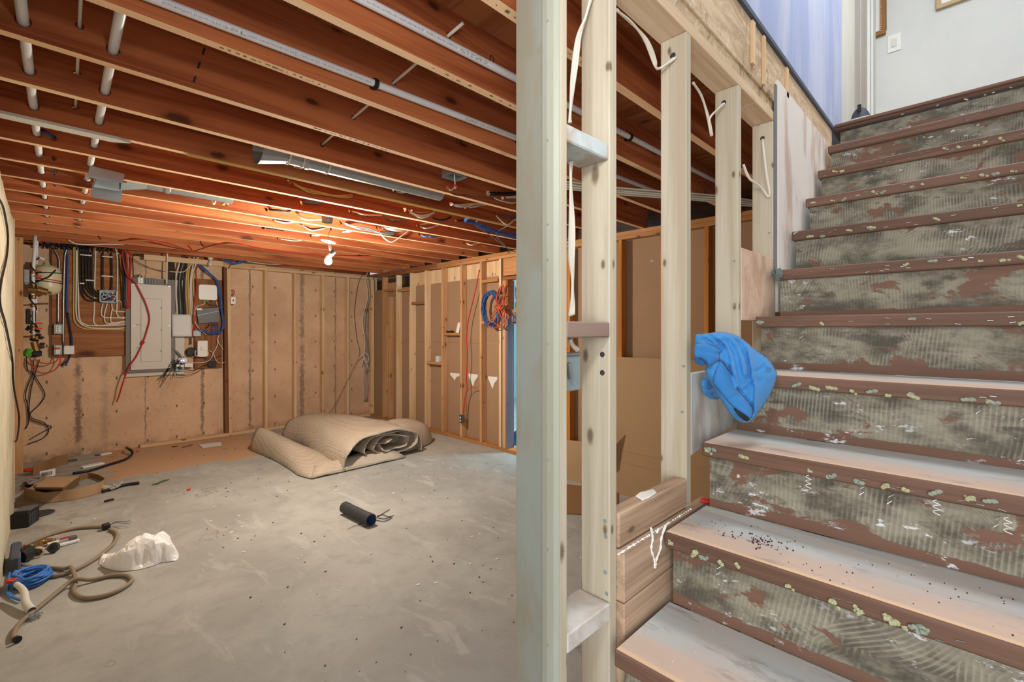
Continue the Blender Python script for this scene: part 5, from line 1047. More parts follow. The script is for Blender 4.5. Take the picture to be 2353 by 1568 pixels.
for i, (x, z) in enumerate(((.765, c.z+.01), (.80, c.z+.03), (.80, c.z+.06))): q.lathe([(.003, 0), (.003, .004)], (x, .621, z), (0, 1, 0), 6)
mk('screw', q, M['steel'], t)['kind'] = 'stuff'
# white putty strings on the boards beside the steps
q = B(); rr = random.Random(14)
for L_ in (((1497,1213),(1499,1238),(1496,1262),(1502,1286),(1505,1306)), ((1531,1208),(1521,1236),(1516,1262),(1508,1288),(1505,1306)), ((1512,1215),(1510,1226))):
    pts = spline([oy(x+rr.uniform(-1.5, 1.5), y, YS-.020) for x, y in L_], 5); q.tube(pts, [.0016+.0026*rr.random() for _ in pts], 6)
o = mk('putty_drips', q, M['white'], ws); o['kind'] = 'stuff'
q = B()
for i in range(34):
    p = oy(1425+i*5, 1262-i*2.65, YS-.019); q.ball((p.x, YS-.015, .9565), .002+.0022*rr.random(), 6, (1.4, 1, .7), .3, rr)
mk('putty_line', q, M['white'], ws)['kind'] = 'stuff'
# ------------------------------------------------------------------ shoes on the landing
def shoe(label, px, X0, s_=1., rot=0):
    p = ox(*px, X0); t = thing('shoe', label, 'shoe', (X0, p.y, ZL))
    prof = [(-.015, .088, .036), (.0, .098, .042), (.03, .10, .044), (.07, .085, .044), (.12, .07, .046), (.18, .055, .050), (.24, .04, .044), (.275, .02, .02)]; rows = []
    for x, h, wd in prof:
        rows.append([(X0+x*s_, p.y+wd*s_*math.cos(math.pi*i/10), ZL+.022+(h*s_)*math.sin(math.pi*i/10)**.7 if 0 < i < 10 else ZL+.022) for i in range(11)])
    q = B().grid(rows); q.add(rows[0], [tuple(range(11))]); q.add(rows[-1], [tuple(range(11))]); mk('upper', q, M['shoe'], t, smooth=True)
    mk('sole', B().prism([(X0+x*s_*1.02-.004, p.y+wd*1.1*s_, ZL+.001) for x, h, wd in prof]+[(X0+x*s_*1.02-.004, p.y-wd*1.1*s_, ZL+.001) for x, h, wd in prof[::-1]], (0, 0, .058*s_)), M['sole'], t)
    mk('heel_tab', B().box(X0-.022*s_, X0-.012*s_, p.y-.009, p.y+.009, ZL+.09*s_, ZL+.125*s_), M['black'], t); return t
shoe('dark grey shoe standing on the landing edge by the blue wall', (1976, 275), 3.42, 1.12); shoe('second dark shoe further back on the landing', (2052, 262), 3.75, .9)
# ------------------------------------------------------------------ blue sweatshirt
def inside(poly, x, y):
    r_ = False; j = len(poly)-1
    for i in range(len(poly)):
        if (poly[i][1] > y) != (poly[j][1] > y) and x < (poly[j][0]-poly[i][0])*(y-poly[i][1])/(poly[j][1]-poly[i][1])+poly[i][0]: r_ = not r_
        j = i
    return r_
def seg(px, py, a, b):
    dx, dy = b[0]-a[0], b[1]-a[1]; L = dx*dx+dy*dy; t = 0 if L == 0 else max(0, min(1, ((px-a[0])*dx+(py-a[1])*dy)/L)); return math.hypot(px-a[0]-t*dx, py-a[1]-t*dy)
def pld(px, py, L): return min(seg(px, py, L[i], L[i+1]) for i in range(len(L)-1))
def cushion(name, mat, par, outline, step, place, thick, edge, folds, back=.5):   # cloth pillow: outline in the photo's plane, real depth from PLACE
    O = [(p.x, p.y) for p in spline([(x, y, 0) for x, y in outline], 5, True)]; pts = list(O)
    xs = [p[0] for p in O]; ys = [p[1] for p in O]; x = min(xs); k = 0
    while x < max(xs):
        y = min(ys)+(step/2 if k % 2 else 0)
        while y < max(ys):
            if inside(O, x, y) and pld(x, y, O+[O[0]]) > step*.45: pts.append((x, y))
            y += step
        x += step*.87; k += 1
    n = len(O); rv, _, rf, *_ = delaunay_2d_cdt([Vector(p) for p in pts], [(i, (i+1) % n) for i in range(n)], [], 1, 1e-6)
    def h(x, y):
        d = pld(x, y, O+[O[0]]); e = 1-math.exp(-d/edge); s_ = e
        for amp, w_, L in folds: s_ += 1.35*amp*math.exp(-(pld(x, y, L)/w_)**2)*min(1, d/4)
        return s_+.10*noise.noise((x*.07, y*.07, 2))*e
    F_, K_ = [], []
    for p in rv:
        v = ray(p.x, p.y); c = place(p.x, p.y); dv = (c-E0).normalized(); d = pld(p.x, p.y, O+[O[0]])
        F_.append(c-dv*(thick*h(p.x, p.y))); K_.append(c+dv*thick*back*(1-math.exp(-d/edge)))
    q = B(); q.add(F_, [tuple(f_) for f_ in rf]); q.add(K_, [tuple(f_)[::-1] for f_ in rf]); o = mk(name, q, mat, par, smooth=True); return o
hz = lambda x, y: (1580+x/6.03, 740+y/6.03)
def hplace(x, y): return oy(x, y, .575-.14*max(0, min(1, (x-1597)/190))-.03*max(0, min(1, (y-760)/200)))
hd = thing('sweatshirt', 'bright blue sweatshirt draped over the stair side wall', 'sweatshirt', (1.42, .53, 1.2))
Z = lambda L: [hz(*p) for p in L]
cushion('body', M['hoodie'], hd, Z([(105,200),(180,170),(300,155),(430,138),(560,150),(700,200),(830,290),(940,390),(1060,470),(1150,550),(1210,650),(1245,730),(1215,850),(1160,980),(1080,1120),(1000,1230),(940,1310),(890,1370),(830,1398),(740,1390),(660,1345),(580,1260),(500,1140),(420,1020),(330,860),(240,690),(260,620),(200,560),(110,500)]), 4.0, hplace, .042, 13,
        [(.55, 4.2, Z([(330,180),(450,230),(530,320),(590,480),(640,720),(690,890)])), (.45, 6, Z([(430,160),(600,230),(720,380),(760,560),(790,720)])), (.5, 4.5, Z([(560,160),(740,250),(850,400),(890,640),(905,760),(945,920),(945,1150),(915,1320)])),
         (-.5, 2.6, Z([(440,530),(570,640),(650,780),(700,930),(830,1080),(900,1170),(915,1260)])), (-.35, 3, Z([(700,330),(800,480),(850,640),(850,760)])), (-.30, 3, Z([(480,260),(560,420),(600,560)])), (-.28, 1.8, Z([(905,695),(990,655),(1070,600)])), (-.28, 1.8, Z([(745,955),(830,900),(910,820)])), (-.25, 1.8, Z([(570,1085),(640,1035),(730,995)])), (.25, 4, Z([(1030,500),(1080,600),(1150,640)])), (-.4, 3.5, Z([(420,270),(480,330),(450,400)])), (.3, 3, Z([(180,180),(300,220),(400,300)])), (-.25, 2.5, Z([(110,230),(230,235),(330,290),(430,370)]))], .5)
def hplace2(x, y): return hplace(x, y)-(hplace(x, y)-E0).normalized()*.040
cushion('sleeve_cuff', M['hoodie_rib'], hd, Z([(104,325),(220,300),(330,320),(450,385),(445,450),(438,525),(370,575),(312,606),(250,550),(180,505),(104,485)]), 4.2, hplace2, .016, 7, [(.3, 4, Z([(110,330),(330,330),(440,390)])), (-.2, 3, Z([(120,400),(420,440)]))], .4)
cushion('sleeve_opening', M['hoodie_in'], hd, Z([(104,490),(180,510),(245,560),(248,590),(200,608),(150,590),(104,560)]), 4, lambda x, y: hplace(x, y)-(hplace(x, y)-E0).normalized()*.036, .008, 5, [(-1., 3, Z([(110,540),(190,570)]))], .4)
cushion('waistband', M['hoodie_rib'], hd, Z([(235,665),(300,660),(380,650),(400,600),(440,540),(350,800),(420,900),(520,1040),(600,1150),(700,1230),(760,1280),(850,1330),(905,1290),(880,1370),(830,1400),(740,1392),(640,1330),(540,1200),(430,1030),(330,860)]) if 0 else Z([(355,810),(440,540),(560,650),(650,790),(700,940),(830,1090),(905,1190),(905,1280),(860,1350),(760,1290),(620,1170),(520,1050),(420,930)]), 4.2, lambda x, y: hplace(x, y)-(hplace(x, y)-E0).normalized()*.034, .014, 6, [(-.35, 1.8, Z([(570,1085),(640,1035),(730,995)])), (.4, 3, Z([(640,1170),(760,1240),(860,1300)]))], .4)
cushion('hem_shade', M['black'], hd, Z([(640,1195),(740,1250),(850,1330),(850,1368),(800,1372),(740,1330),(680,1270)]), 3.6, lambda x, y: hplace(x, y)-(hplace(x, y)-E0).normalized()*.050, .004, 4, [], .3)  # black patch painted in for the shade inside the hem
cushion('rolled_sleeve', M['hoodie'], hd, Z([(190,840),(230,780),(300,760),(350,850),(400,940),(440,1060),(350,1075),(270,1040),(210,960)]), 4, lambda x, y: oy(x, y, .57), .03, 7, [(-.5, 2, Z([(200,920),(300,930),(380,900)])), (-.4, 2, Z([(230,1000),(330,1010),(410,980)])), (.4, 3, Z([(250,790),(320,860)]))], .6)
# ------------------------------------------------------------------ things on the concrete floor
def fpath(px, z, zf): return [fl(*zf(*p), z if not isinstance(z, list) else z[i]) for i, p in enumerate(px)]
z5 = lambda x, y: (x/4.126, 1120+y/4.126); zz_ = lambda x, y: (x/5.225, 1180+y/5.225); z4 = zw
# insulation roll
rl = thing('insulation_roll', 'large crumpled roll of tan bubble insulation on the floor', 'insulation roll', (2.55, 5.4, 0))
def loft(secs, closed=False): return B().grid([s_+([s_[0]] if closed else []) for s_ in secs])
def sheet_obj(name, secs, m, th, parent=rl, sub=1):
    o = mk(name, loft(secs), m, parent, smooth=True); s_ = o.modifiers.new('thick', 'SOLIDIFY'); s_.thickness = th; s_.offset = 0; return o
secs = []; NS = 26
for i in range(NS):   # main body: outer wrap from the floor at the left, over the top, down to the right
    t_ = i/(NS-1); y = 4.70+1.95*t_; cx = 2.72-.06*t_; wd = .52-.15*t_+.02*math.sin(t_*7); hh = .315+.05*math.sin(t_*math.pi)-.05*t_; row = []
    if i == 0: hh *= .96
    for j in range(25):
        an = math.pi*(1.08-1.16*j/24); x = cx+wd*math.copysign(abs(math.cos(an))**.8, math.cos(an)); z = max(.012, .03+hh*max(0, math.sin(an))**.75)
        x += .016*noise.noise((j*.4, t_*4, 1)); z += (.018*noise.noise((j*.35, t_*5, 5)) if 2 < j < 22 else 0)
        row.append((x, y+.05*noise.noise((j*.3, 7, 2))*(1-t_)+(.06*math.cos(an) if i == 0 else 0), max(.012, z)))
    secs.append(row)
sheet_obj('outer_wrap', secs, M['bubble'], .012)
mk('back_end', B().add([secs[-1][j] for j in range(25)], [tuple(range(25))]), M['bubble'], rl)
secs = []
for i in range(12):   # spiral layers seen at the open end
    t_ = i/11; y = 4.74+1.2*t_; row = []
    for j in range(70):
        a = j/69; an = math.pi*1.15-a*math.pi*4.6; k = 1-.68*a; rw_ = .40*k; rh = .148*k
        x = 2.86-.10*t_-.03*a+rw_*math.cos(an)+.045*noise.noise((j*.26, 3+t_, 1)); z = .175+rh*math.sin(an)+.034*noise.noise((j*.25, 9+t_, 4))
        row.append((x, y+.07*noise.noise((j*.2, 0, 8)), max(.016, z)))
    secs.append(row)
sheet_obj('inner_spiral', secs, M['bubble'], .011)
secs = []
for i in range(24):   # left flap: folded tube, thick at the far end, flat at the near tip
    t_ = i/23; y = 4.66+1.62*t_; hh = .035+.28*t_**.8; xr = 2.42-.27*t_; xl = 1.80-.02*t_+.05*math.sin(t_*3.0); row = []
    if i < 3: xl += .02*(3-i)
    cx, wd = (xl+xr)/2, (xr-xl)/2
    for j in range(21):
        an = math.pi*(1.02-1.04*j/20); x = cx+wd*math.cos(an); z = .008+hh*max(0, math.sin(an))**.8*(.72+.28*math.cos(math.pi*.5*(1+math.cos(an))))+.010*noise.noise((j*.4, t_*6, 2))*(0 < j < 20)
        row.append((x, y+(.10*(x-xl) if i == 0 else 0)-.05*math.sin(t_*math.pi)*(j/20), max(.008, z)))
    secs.append(row)
sheet_obj('left_flap', secs, M['bubble'], .012); n_ = len(secs[-1]); mk('flap_end', B().add([p for p in secs[-1]]+[(secs[-1][10][0], secs[-1][10][1]+.09, .12)], [(j, j+1, n_) for j in range(n_-1)]), M['bubble'], rl, smooth=True)
secs = []
for i in range(9):   # front skirt between the tip and the open end
    t_ = i/8; p0 = Vector((1.86, 4.64, .012)).lerp(Vector((2.95, 4.66, .012)), t_); p1 = Vector((1.98, 4.86, .05)).lerp(Vector((2.70, 4.86, .13)), t_); row = []
    for j in range(8):
        s_ = j/7; p = p0.lerp(p1, s_); p.z = max(.010, p.z+.05*math.sin(math.pi*s_)*(1-t_*.5)+.02*noise.noise((t_*5, s_*4, 3))); row.append(tuple(p))
    secs.append(row)
sheet_obj('front_skirt', secs, M['bubble'], .010)
secs = []
for i in range(20):   # right end: a bulging fold turned to the right
    t_ = i/19; c = Vector((2.98, 4.97, .0)).lerp(Vector((3.42, 5.42, 0)), t_); wd = .17+.17*math.sin(t_*math.pi*.62)*1.15; hh = .30+.03*math.sin(t_*4)-(.10*max(0, t_-.8)/.2); row = []
    dr = Vector((.70, -.71, 0))
    for j in range(19):
        an = math.pi*(1.03-1.06*j/18); k = wd*math.copysign(abs(math.cos(an))**.85, math.cos(an))*(.88 if i == 19 else 1); z = .012+hh*max(0, math.sin(an))**.7+.018*noise.noise((j*.4, t_*4, 11))*(0 < j < 18)
        row.append(tuple(c-dr*k+Vector((0, 0, max(.0, z)))))
    secs.append(row)
sheet_obj('right_fold', secs, M['bubble'], .012); mk('fold_end', B().add(secs[-1], [tuple(range(19))]), M['bubble'], rl); mk('fold_end', B().add(secs[0], [tuple(range(19))]), M['bubble'], rl)
# black pipe with ties
a, c = fl(792, 1166, .0465), fl(853, 1196, .0465); t = thing('black_pipe', 'short dirty black pipe lined in blue on the open floor', 'pipe', ((a.x+c.x)/2, (a.y+c.y)/2, 0)); dv = (c-a).normalized(); L = (c-a).length
q = B(); q.lathe([(.045, 0), (.045, .05), (.0435, .052), (.0435, L-.06), (.046, L-.058), (.046, L), (.037, L), (.037, L-.25)], a, dv, 20, False); mk('pipe', q, M['dirty_pvc'], t, smooth=False); q = B(); q.lathe([(.0368, L-.001), (.0368, .05), (.0, .05)], a, dv, 18, False); mk('lining', q, M['bluein'], t, smooth=True, label='blue inner lining')
q = B(); zq = lambda x, y: (540+x/4.706, 920+y/4.706)
for L_ in (((1535,1255),(1600,1240),(1660,1262),(1720,1245)), ((1535,1270),(1610,1285),(1670,1270),(1690,1255)), ((1540,1260),(1610,1220),(1670,1182)), ((1530,1300),(1620,1310),(1700,1270)), ((1195,1185),(1260,1200),(1340,1230),(1430,1255)), ((1215,1400),(1320,1350),(1390,1370),(1440,1355),(1440,1330)), ((1325,1352),(1380,1328),(1430,1335))):
    q.tube(spline(fpath(L_, .006, zq), 5), .0028 if L_[0][0] != 1215 else .0015, 5)
mk('ties', q, M['black'], t, smooth=True)['kind'] = 'stuff'
# white bag
O = [(p.x, p.y) for p in [fl(*z5(x, y)) for x, y in ((935,650),(960,600),(1010,575),(1130,575),(1230,545),(1330,470),(1440,455),(1560,430),(1690,470),(1660,560),(1690,630),(1670,690),(1530,720),(1420,760),(1280,790),(1130,800),(1000,770),(955,720))]]
O = [fl(*z5(x, y)) for x, y in ((935,720),(960,650),(1040,640),(1180,640),(1300,610),(1400,600),(1540,590),(1640,580),(1690,620),(1690,680),(1650,705),(1530,722),(1420,760),(1280,792),(1130,800),(1010,775),(955,745))]
OO = [(p.x, p.y) for p in spline([(v.x, v.y, 0) for v in O], 4, True)]; pts = list(OO); st = .017; x = min(p[0] for p in OO)
while x < max(p[0] for p in OO):
    y = min(p[1] for p in OO)
    while y < max(p[1] for p in OO):
        jx, jy = x+R.uniform(-.45, .45)*st, y+R.uniform(-.45, .45)*st
        if inside(OO, jx, jy) and pld(jx, jy, OO+[OO[0]]) > st*.45: pts.append((jx, jy))
        y += st
    x += st
n = len(OO); rv, _, rf, *_ = delaunay_2d_cdt([Vector(p) for p in pts], [(i, (i+1) % n) for i in range(n)], [], 1, 1e-7); T_ = []
LOBES = ((.275,3.80,.07,.085,.10),(.345,3.745,.085,.09,.135),(.43,3.77,.085,.10,.17),(.50,3.73,.07,.08,.15),(.565,3.70,.05,.06,.11),(.545,3.80,.07,.07,.155),(.47,3.83,.07,.06,.16))
for p in rv:
    d = pld(p.x, p.y, OO+[OO[0]]); e = 1-math.exp(-d/.012); hs = 0
    for a0, b0, ra, rb, hh in LOBES:
        k = 1-((p.x-a0)/ra)**2-((p.y-b0)/rb)**2
        if k > 0: hs += (hh*math.sqrt(k))**5
    cz = max(hs**.2, .035); an = math.atan2(p.y-3.72, p.x-.33)
    cr = .02*abs(noise.noise((an*7, 0, 3)))+abs(noise.noise((p.x*22, p.y*22, 2)))*.022+R.uniform(0, .010)
    T_.append((p.x+.010*noise.noise((p.x*24, p.y*24, 9))*e, p.y+.010*noise.noise((p.x*24, p.y*24, 19))*e, .003+max(0, e*(cz-cr))))
q = B(); q.add(T_, [tuple(f_) for f_ in rf]); q.add([(p.x, p.y, .002) for p in rv], [tuple(f_)[::-1] for f_ in rf]); bg_ = thing('plastic_bag', 'crumpled translucent white plastic bag lying on the floor', 'plastic bag', (.43, 3.75, 0)); mk('bag_body', q, M['bag'], bg_, smooth=False)
# hose
hz_ = [(965,375),(870,378),(720,390),(560,425),(430,465),(300,520),(180,575),(120,625),(115,670),(150,705),(230,745),(330,765)]
h1 = [(1040,400),(1100,430),(1110,470),(1080,530),(1030,580),(930,660),(820,730),(700,790),(560,835),(400,850),(200,835),(60,800),(0,790),(40,775),(150,770),(300,775),(480,765),(590,775),(670,800),(710,850),(715,920),(700,980),(730,1025),(800,1050),(900,1045),(1020,1020),(1130,975),(1220,920),(1250,880),(1220,845),(1150,833),(1060,838),(960,860),(820,895),(700,920),(600,965),(480,1050),(380,1130),(280,1210),(190,1290),(140,1360),(130,1420),(140,1440)]
t = thing('hose', 'long tan hose looping across the floor at the left', 'hose', fl(*z5(700, 900)))
for pts in (hz_, h1):
    P = [fl(*z5(x, y), .013) for x, y in pts]; P = [Vector((max(p_.x, -.13), p_.y, p_.z)) for p_ in P]; S_ = spline(P, 5); S2 = []
    for i, s_ in enumerate(S_):   # lift where the hose crosses itself
        up = 0
        for j, o_ in enumerate(S_):
            if i-j > 25: d = math.hypot(s_.x-o_.x, s_.y-o_.y); up = max(up, .026*math.exp(-(d/.05)**2))
        S2.append(s_+Vector((0, 0, up)))
    mk('hose_length', B().tube(S2, .0115, 8), M['hose'], t, smooth=True)
e = fl(*z5(150, 1440), .0165); e2 = fl(*z5(175, 1448), .0165); mk('hose_end', B().tube([e, e2], .015, 10), M['black'], t)
a, c = fl(*z5(970, 385), .022), fl(*z5(1040, 365), .022); mk('connector', B().obox((a+c)/2, (c-a)/2, Vector((-(c-a).y, (c-a).x, 0)).normalized()*.022, (0, 0, .021)), M['black'], t, bevel=.004)
q = B()
for L_ in (((1045,355),(1090,330),(1150,325),(1200,330),(1230,315)), ((1045,358),(1110,335),(1180,345),(1225,345),(1250,320))): q.tube(spline(fpath(L_, [.02,.03,.035,.03,.04], z5), 5), .003, 5)
mk('bare_wires', q, M['greyc'], t, smooth=True)
# blue rope
q = B(); rr = random.Random(21); c = fl(*zz_(185, 830), .03); c.x = max(c.x, -.05)
for i in range(15):
    a0 = rr.uniform(0, 6.28); P = []
    for j in range(9): an = a0+j*.75; P.append((c.x+(.068+rr.uniform(-.02, .02))*math.cos(an), c.y+(.085+rr.uniform(-.02, .02))*math.sin(an), .012+.06*abs(math.sin(i*.7))*(1-abs(j-4)/8)))
    q.tube(spline(P, 4), .0062, 6)
for L_ in (((300,590),(295,640),(280,690)), ((330,650),(300,690),(260,720)), ((325,690),(290,700),(240,730)), ((270,650),(265,690),(240,720)), ((60,690),(120,675),(200,690),(280,720)), ((480,830),(530,780),(530,740),(490,710),(440,690)), ((240,885),(300,880),(345,870)), ((40,720),(15,770),(10,850),(30,920),(60,965),(150,1010),(250,1040)), ((250,1045),(170,1010),(60,940),(30,880))):
    q.tube(spline([Vector((max(p_.x, -.145), p_.y, p_.z)) for p_ in fpath(L_, .014, zz_)], 5), .0062, 6)
rp = thing('blue_rope', 'tangled heap of blue rope with red tape by the left wall', 'rope', (c.x, c.y, 0)); mk('rope', q, M['bluel'], rp, smooth=True)
q = B(); q.tube(spline(fpath(((345,872),(400,860),(450,835),(480,822)), .014, zz_), 4), .0078, 7); p = fl(*zz_(130, 812), .06); q.ball((p.x, p.y, p.z), .022, 8, (1.2, .8, .6), .3); mk('red_tape', q, M['redpaint'], rp)
a, c = fl(*zz_(195, 850), .075), fl(*zz_(382, 1172), .022); q = B(); S_ = spline([a, a.lerp(c, .35)+Vector((.008, 0, .008)), a.lerp(c, .7)+Vector((-.004, 0, .0)), c], 6); q.tube(S_, [.013+.008*(i/len(S_)) for i in range(len(S_))], 10, cap=False); tag(mk('sleeve_tube', q, M['offwhite'], smooth=True), 'short cream tube lying over the blue rope', 'tube').modifiers.new('t', 'SOLIDIFY').thickness = .003
# pipe parts near the wall
a, c = fl(*zz_(210, 545), .05), fl(*zz_(335, 470), .05); t = thing('pipe_coupling', 'short wide black plastic pipe coupling by the left wall', 'pipe fitting', ((a.x+c.x)/2, (a.y+c.y)/2, 0)); q = B(); L = (c-a).length; q.lathe([(.047, 0), (.047, L), (.040, L), (.040, .02), (0, .02)], a, (c-a), 18); mk('coupling', q, M['black'], t)
t = thing('brass_valve', 'old brass pipe elbow with dark handle beside the coupling', 'valve', fl(*zz_(450, 470))); q = B(); P = fpath([(455,470),(465,410),(455,370),(500,345),(580,335),(655,330)], [.03,.035,.035,.035,.03,.028], zz_); q.tube(spline(P, 4), [.026, .026, .026, .026, .027, .025, .024, .022, .022, .020, .022, .020, .02, .018, .02, .018, .018, .017, .016, .016, .016][:len(spline(P, 4))], 10); mk('elbow', q, M['brass'], t, smooth=True)
q = B(); a = fl(*zz_(450, 485), .03); dv = (fl(*zz_(445, 500), .03)-fl(*zz_(465, 430), .03)).normalized(); a.z = .037; q.lathe([(.026, -.02), (.034, -.01), (.034, .006), (.024, .006), (.024, -.02)], a, dv, 16, False); mk('threaded_end', q, M['offwhite'], t); q = B(); q.tube(fpath([(440,410),(360,430),(290,425)], .04, zz_), .013, 8); mk('handle', q, M['black'], t); p = fl(*zz_(296, 412), .06); mk('red_knob', B().ball((p.x, p.y, p.z), .014, 8, (.7, .7, 1.5)), M['redpaint'], t)
a, c = fl(*zz_(700, 415), .0), fl(*zz_(955, 345), .0); t = thing('caulk_tool', 'white and silver hand tool with a red strip on the floor', 'tool', (a.x, a.y, 0)); dv = (c-a).normalized(); nv = Vector((-dv.y, dv.x, 0)); L = (c-a).length
mk('tray', B().obox((a+c)/2+nv*.03+Vector((0, 0, .012)), dv*L/2, nv*.036, (0, 0, .010)), M['white'], t, bevel=.005); mk('bar', B().obox((a+c)/2+nv*.03-dv*.01+Vector((0, 0, .030)), dv*L*.36, nv*.016, (0, 0, .008)), M['galv'], t, bevel=.003)
mk('red_strip', B().obox((a+c)/2+nv*.068+Vector((0, 0, .032)), dv*L*.30, nv*.005, (0, 0, .006)), M['redpaint'], t); q = B(); q.lathe([(.030, -.012), (.034, 0), (.030, .012), (.016, .012), (.016, .004), (0, .004)], fl(*zz_(645, 412), .035), -nv*.5-dv*.4+Vector((0, 0, .25)), 16); mk('wheel', q, M['dirty_pvc'], t); mk('end_clip', B().obox(c+nv*.03-dv*.03+Vector((0, 0, .032)), dv*.022, nv*.02, (0, 0, .010)), M['silver'], t, bevel=.002)
mk('neck', B().obox(a+nv*.03-dv*.02+Vector((0, 0, .028)), dv*.03, nv*.014, (0, 0, .012)), M['white'], t, bevel=.003)
a = fl(50, 1213); t = thing('black_box', 'small black box with pale top edge against the left wall', 'box', (a.x+.05, a.y, 0)); b0, b1, b2 = fl(41, 1214), fl(57, 1214), fl(76, 1201); d1 = (b2-b1); d1.z = 0; d1.normalize(); d2 = Vector((-d1.y, d1.x, 0)); cc_ = b1+d1*.075+d2*.05+Vector((.02, -.01, .058)); mk('body', B().obox(cc_, d1*.075, d2*.05, (0, 0, .055)), M['black'], t, bevel=.004); mk('lid', B().obox(cc_+Vector((0, 0, .062))+d1*.01, d1*.06, d2*.045, (0, 0, .006)), M['silver'], t, bevel=.002)
q = B(); [q.obox(cc_-d2*.0505+d1*(-.06+.028*i), d1*.010, d2*.003, (0, 0, .042)) for i in range(3)]; mk('rib', q, M['dirty_pvc'], t)
c = fl(92, 1182); tag(mk('black_disc', B().lathe([(.085, .001), (.088, .006), (.08, .010), (0, .010)], (c.x, c.y, 0), (0, 0, 1), 24), M['dirty_pvc']), 'flat dark disc on the floor behind the black box', 'disc')
a, c = fl(15, 1310), fl(22, 1285); tag(mk('dark_box', B().box(-.15, -.10, 4.12, 4.42, .001, .10), M['dark_trim'], bevel=.01), 'long dark case against the left wall behind the rope', 'case')
# cardboard box opened flat
t = thing('cardboard_box', 'opened brown cardboard box in the left corner with loose flaps', 'cardboard box', (.15, 5.85, 0))
def P4(*px): return [fl(*z4(x, y), z) for x, y, z in px]
mk('lid_top', B().prism(P4((440,1225,.17), (750,1215,.17), (600,1318,.17), (330,1318,.17)), (0, 0, -.006)), M['cardboard'], t); mk('front_side', B().prism(P4((330,1318,.165), (600,1318,.165), (605,1392,.0), (335,1372,.0)), (0, .006, 0)), M['cardboard_dark'], t)
mk('right_side', B().prism(P4((601,1318,.165), (750,1216,.165), (750,1300,.0), (606,1392,.0)), (-.006, 0, 0)), M['cardboard'], t)
def strip(px, h, m, name, z0=.004):
    base = spline([fl(*z4(x, y), z0) for x, y in px], 4); q = B().grid([[b_, b_+Vector((0, 0, h))] for b_ in base]); o = mk(name, q, M[m], t); o.modifiers.new('t', 'SOLIDIFY').thickness = .005
strip([(235,1420),(330,1450),(430,1470),(560,1455),(680,1440),(800,1415),(900,1385),(985,1340),(1000,1290)], .09, 'cardboard', 'long_flap'); strip([(750,1262),(830,1235),(920,1245),(1000,1285)], .05, 'cardboard_dark', 'end_flap'); strip([(230,1420),(330,1340),(440,1240)], .05, 'cardboard', 'side_flap')
strip([(310,1215),(420,1180),(520,1130),(640,1100)], .11, 'cardboard_dark', 'back_flap'); p = fl(*z4(450, 1195), .001)
mk('barcode_label', B().obox(fl(*z4(452,1190), .05), (.055, .02, 0), (0, .001, 0), (0, 0, .035)), M['paper'], t, label='white barcode label'); q = B(); rr = random.Random(17)
for i in range(12): q.obox(fl(*z4(452,1190), .055)+Vector((-.04+.0065*i, -.0025-.0022*0+(-.04+.0065*i)*.36, 0)), (.001+.0016*rr.random(), .0006, 0), (0, .0006, 0), (0, 0, .018))
mk('barcode', q, M['ink'], t)
q = B().grid([[fl(*z4(260+45*i+8*math.sin(j*2+i), 1240+12*j), .03+.03*abs(math.sin(i*1.3+j))) for i in range(9)] for j in range(6)]); tag(mk('clear_film', q, M['film'], smooth=True), 'crumpled clear film lying inside the opened cardboard box', 'plastic film').modifiers.new('t', 'SOLIDIFY').thickness = .001
p = fl(*z4(325, 1158)); q = B(); [q.tube(spline([(p.x+.09*math.cos(a+.3*k), p.y+.05*math.sin(a), .008+.004*k) for a in (0, 1.2, 2.4, 3.6, 4.8)], 5, True), .007, 6, closed=True) for k in range(3)]; tag(mk('red_tie', q, M['redpaint'], smooth=True), 'small red loop of tape behind the cardboard box', 'tape')
p = fl(*z4(280, 1310), .02); tag(mk('black_scrap', B().prism([fl(*z4(x, y), .003) for x, y in ((222,1300),(300,1290),(330,1305),(240,1325))], (0, 0, .03)), M['black'], bevel=.004), 'black scrap lying at the left end of the cardboard box', 'scrap')
# black cables and small debris along the back wall
q = B(); q.tube(spline([fl(*z4(x, y), z) for x, y, z in ((690,1190,.014), (850,1165,.014), (1040,1105,.014), (1180,1060,.014), (1245,1015,.02), (1250,980,.05), (1215,955,.07), (1200,945,.05))], 6), .0135, 8); tag(mk('black_cable', q, M['black'], smooth=True), 'thick black cable curving along the floor by the back wall', 'cable')
q = B(); q.tube(spline([fl(*z4(x, y), .016) for x, y in ((970,1362),(1080,1330),(1180,1300),(1320,1280))], 6), .014, 8); t = thing('stripped_cable', 'short black cable with stripped wire ends near the cardboard', 'cable', fl(*z4(1150, 1310))); mk('jacket', q, M['black'], t, smooth=True); q = B()
for i in range(9): a = fl(*z4(1120-8*i, 1320+3*i), .02); q.tube([a, a+Vector((rr.uniform(-.12, .05), rr.uniform(-.06, .08), rr.uniform(.0, .05)))], .003, 5)
mk('strands', q, M['romex'], t)['kind'] = 'stuff'
a, c, d, e = [fl(*z4(x, y), .004) for x, y in ((1885,918),(2090,893),(2110,925),(1925,952))]; tag(mk('paper_sheet', B().prism([a, c, d, e], (0, 0, .003)), M['paper']), 'pale sheet of paper on the floor by the back wall', 'paper')
for lb, m, pts in (('small black pen by the back wall plate', 'black', ((1630,940),(1685,930))), ('thin dark stick beside the pale paper sheet', 'dark_trim', ((1730,942),(1825,917)))):
    tag(mk('pen', B().tube([fl(*z4(*p_), .006) for p_ in pts], .006, 6), M[m]), lb, 'stick')
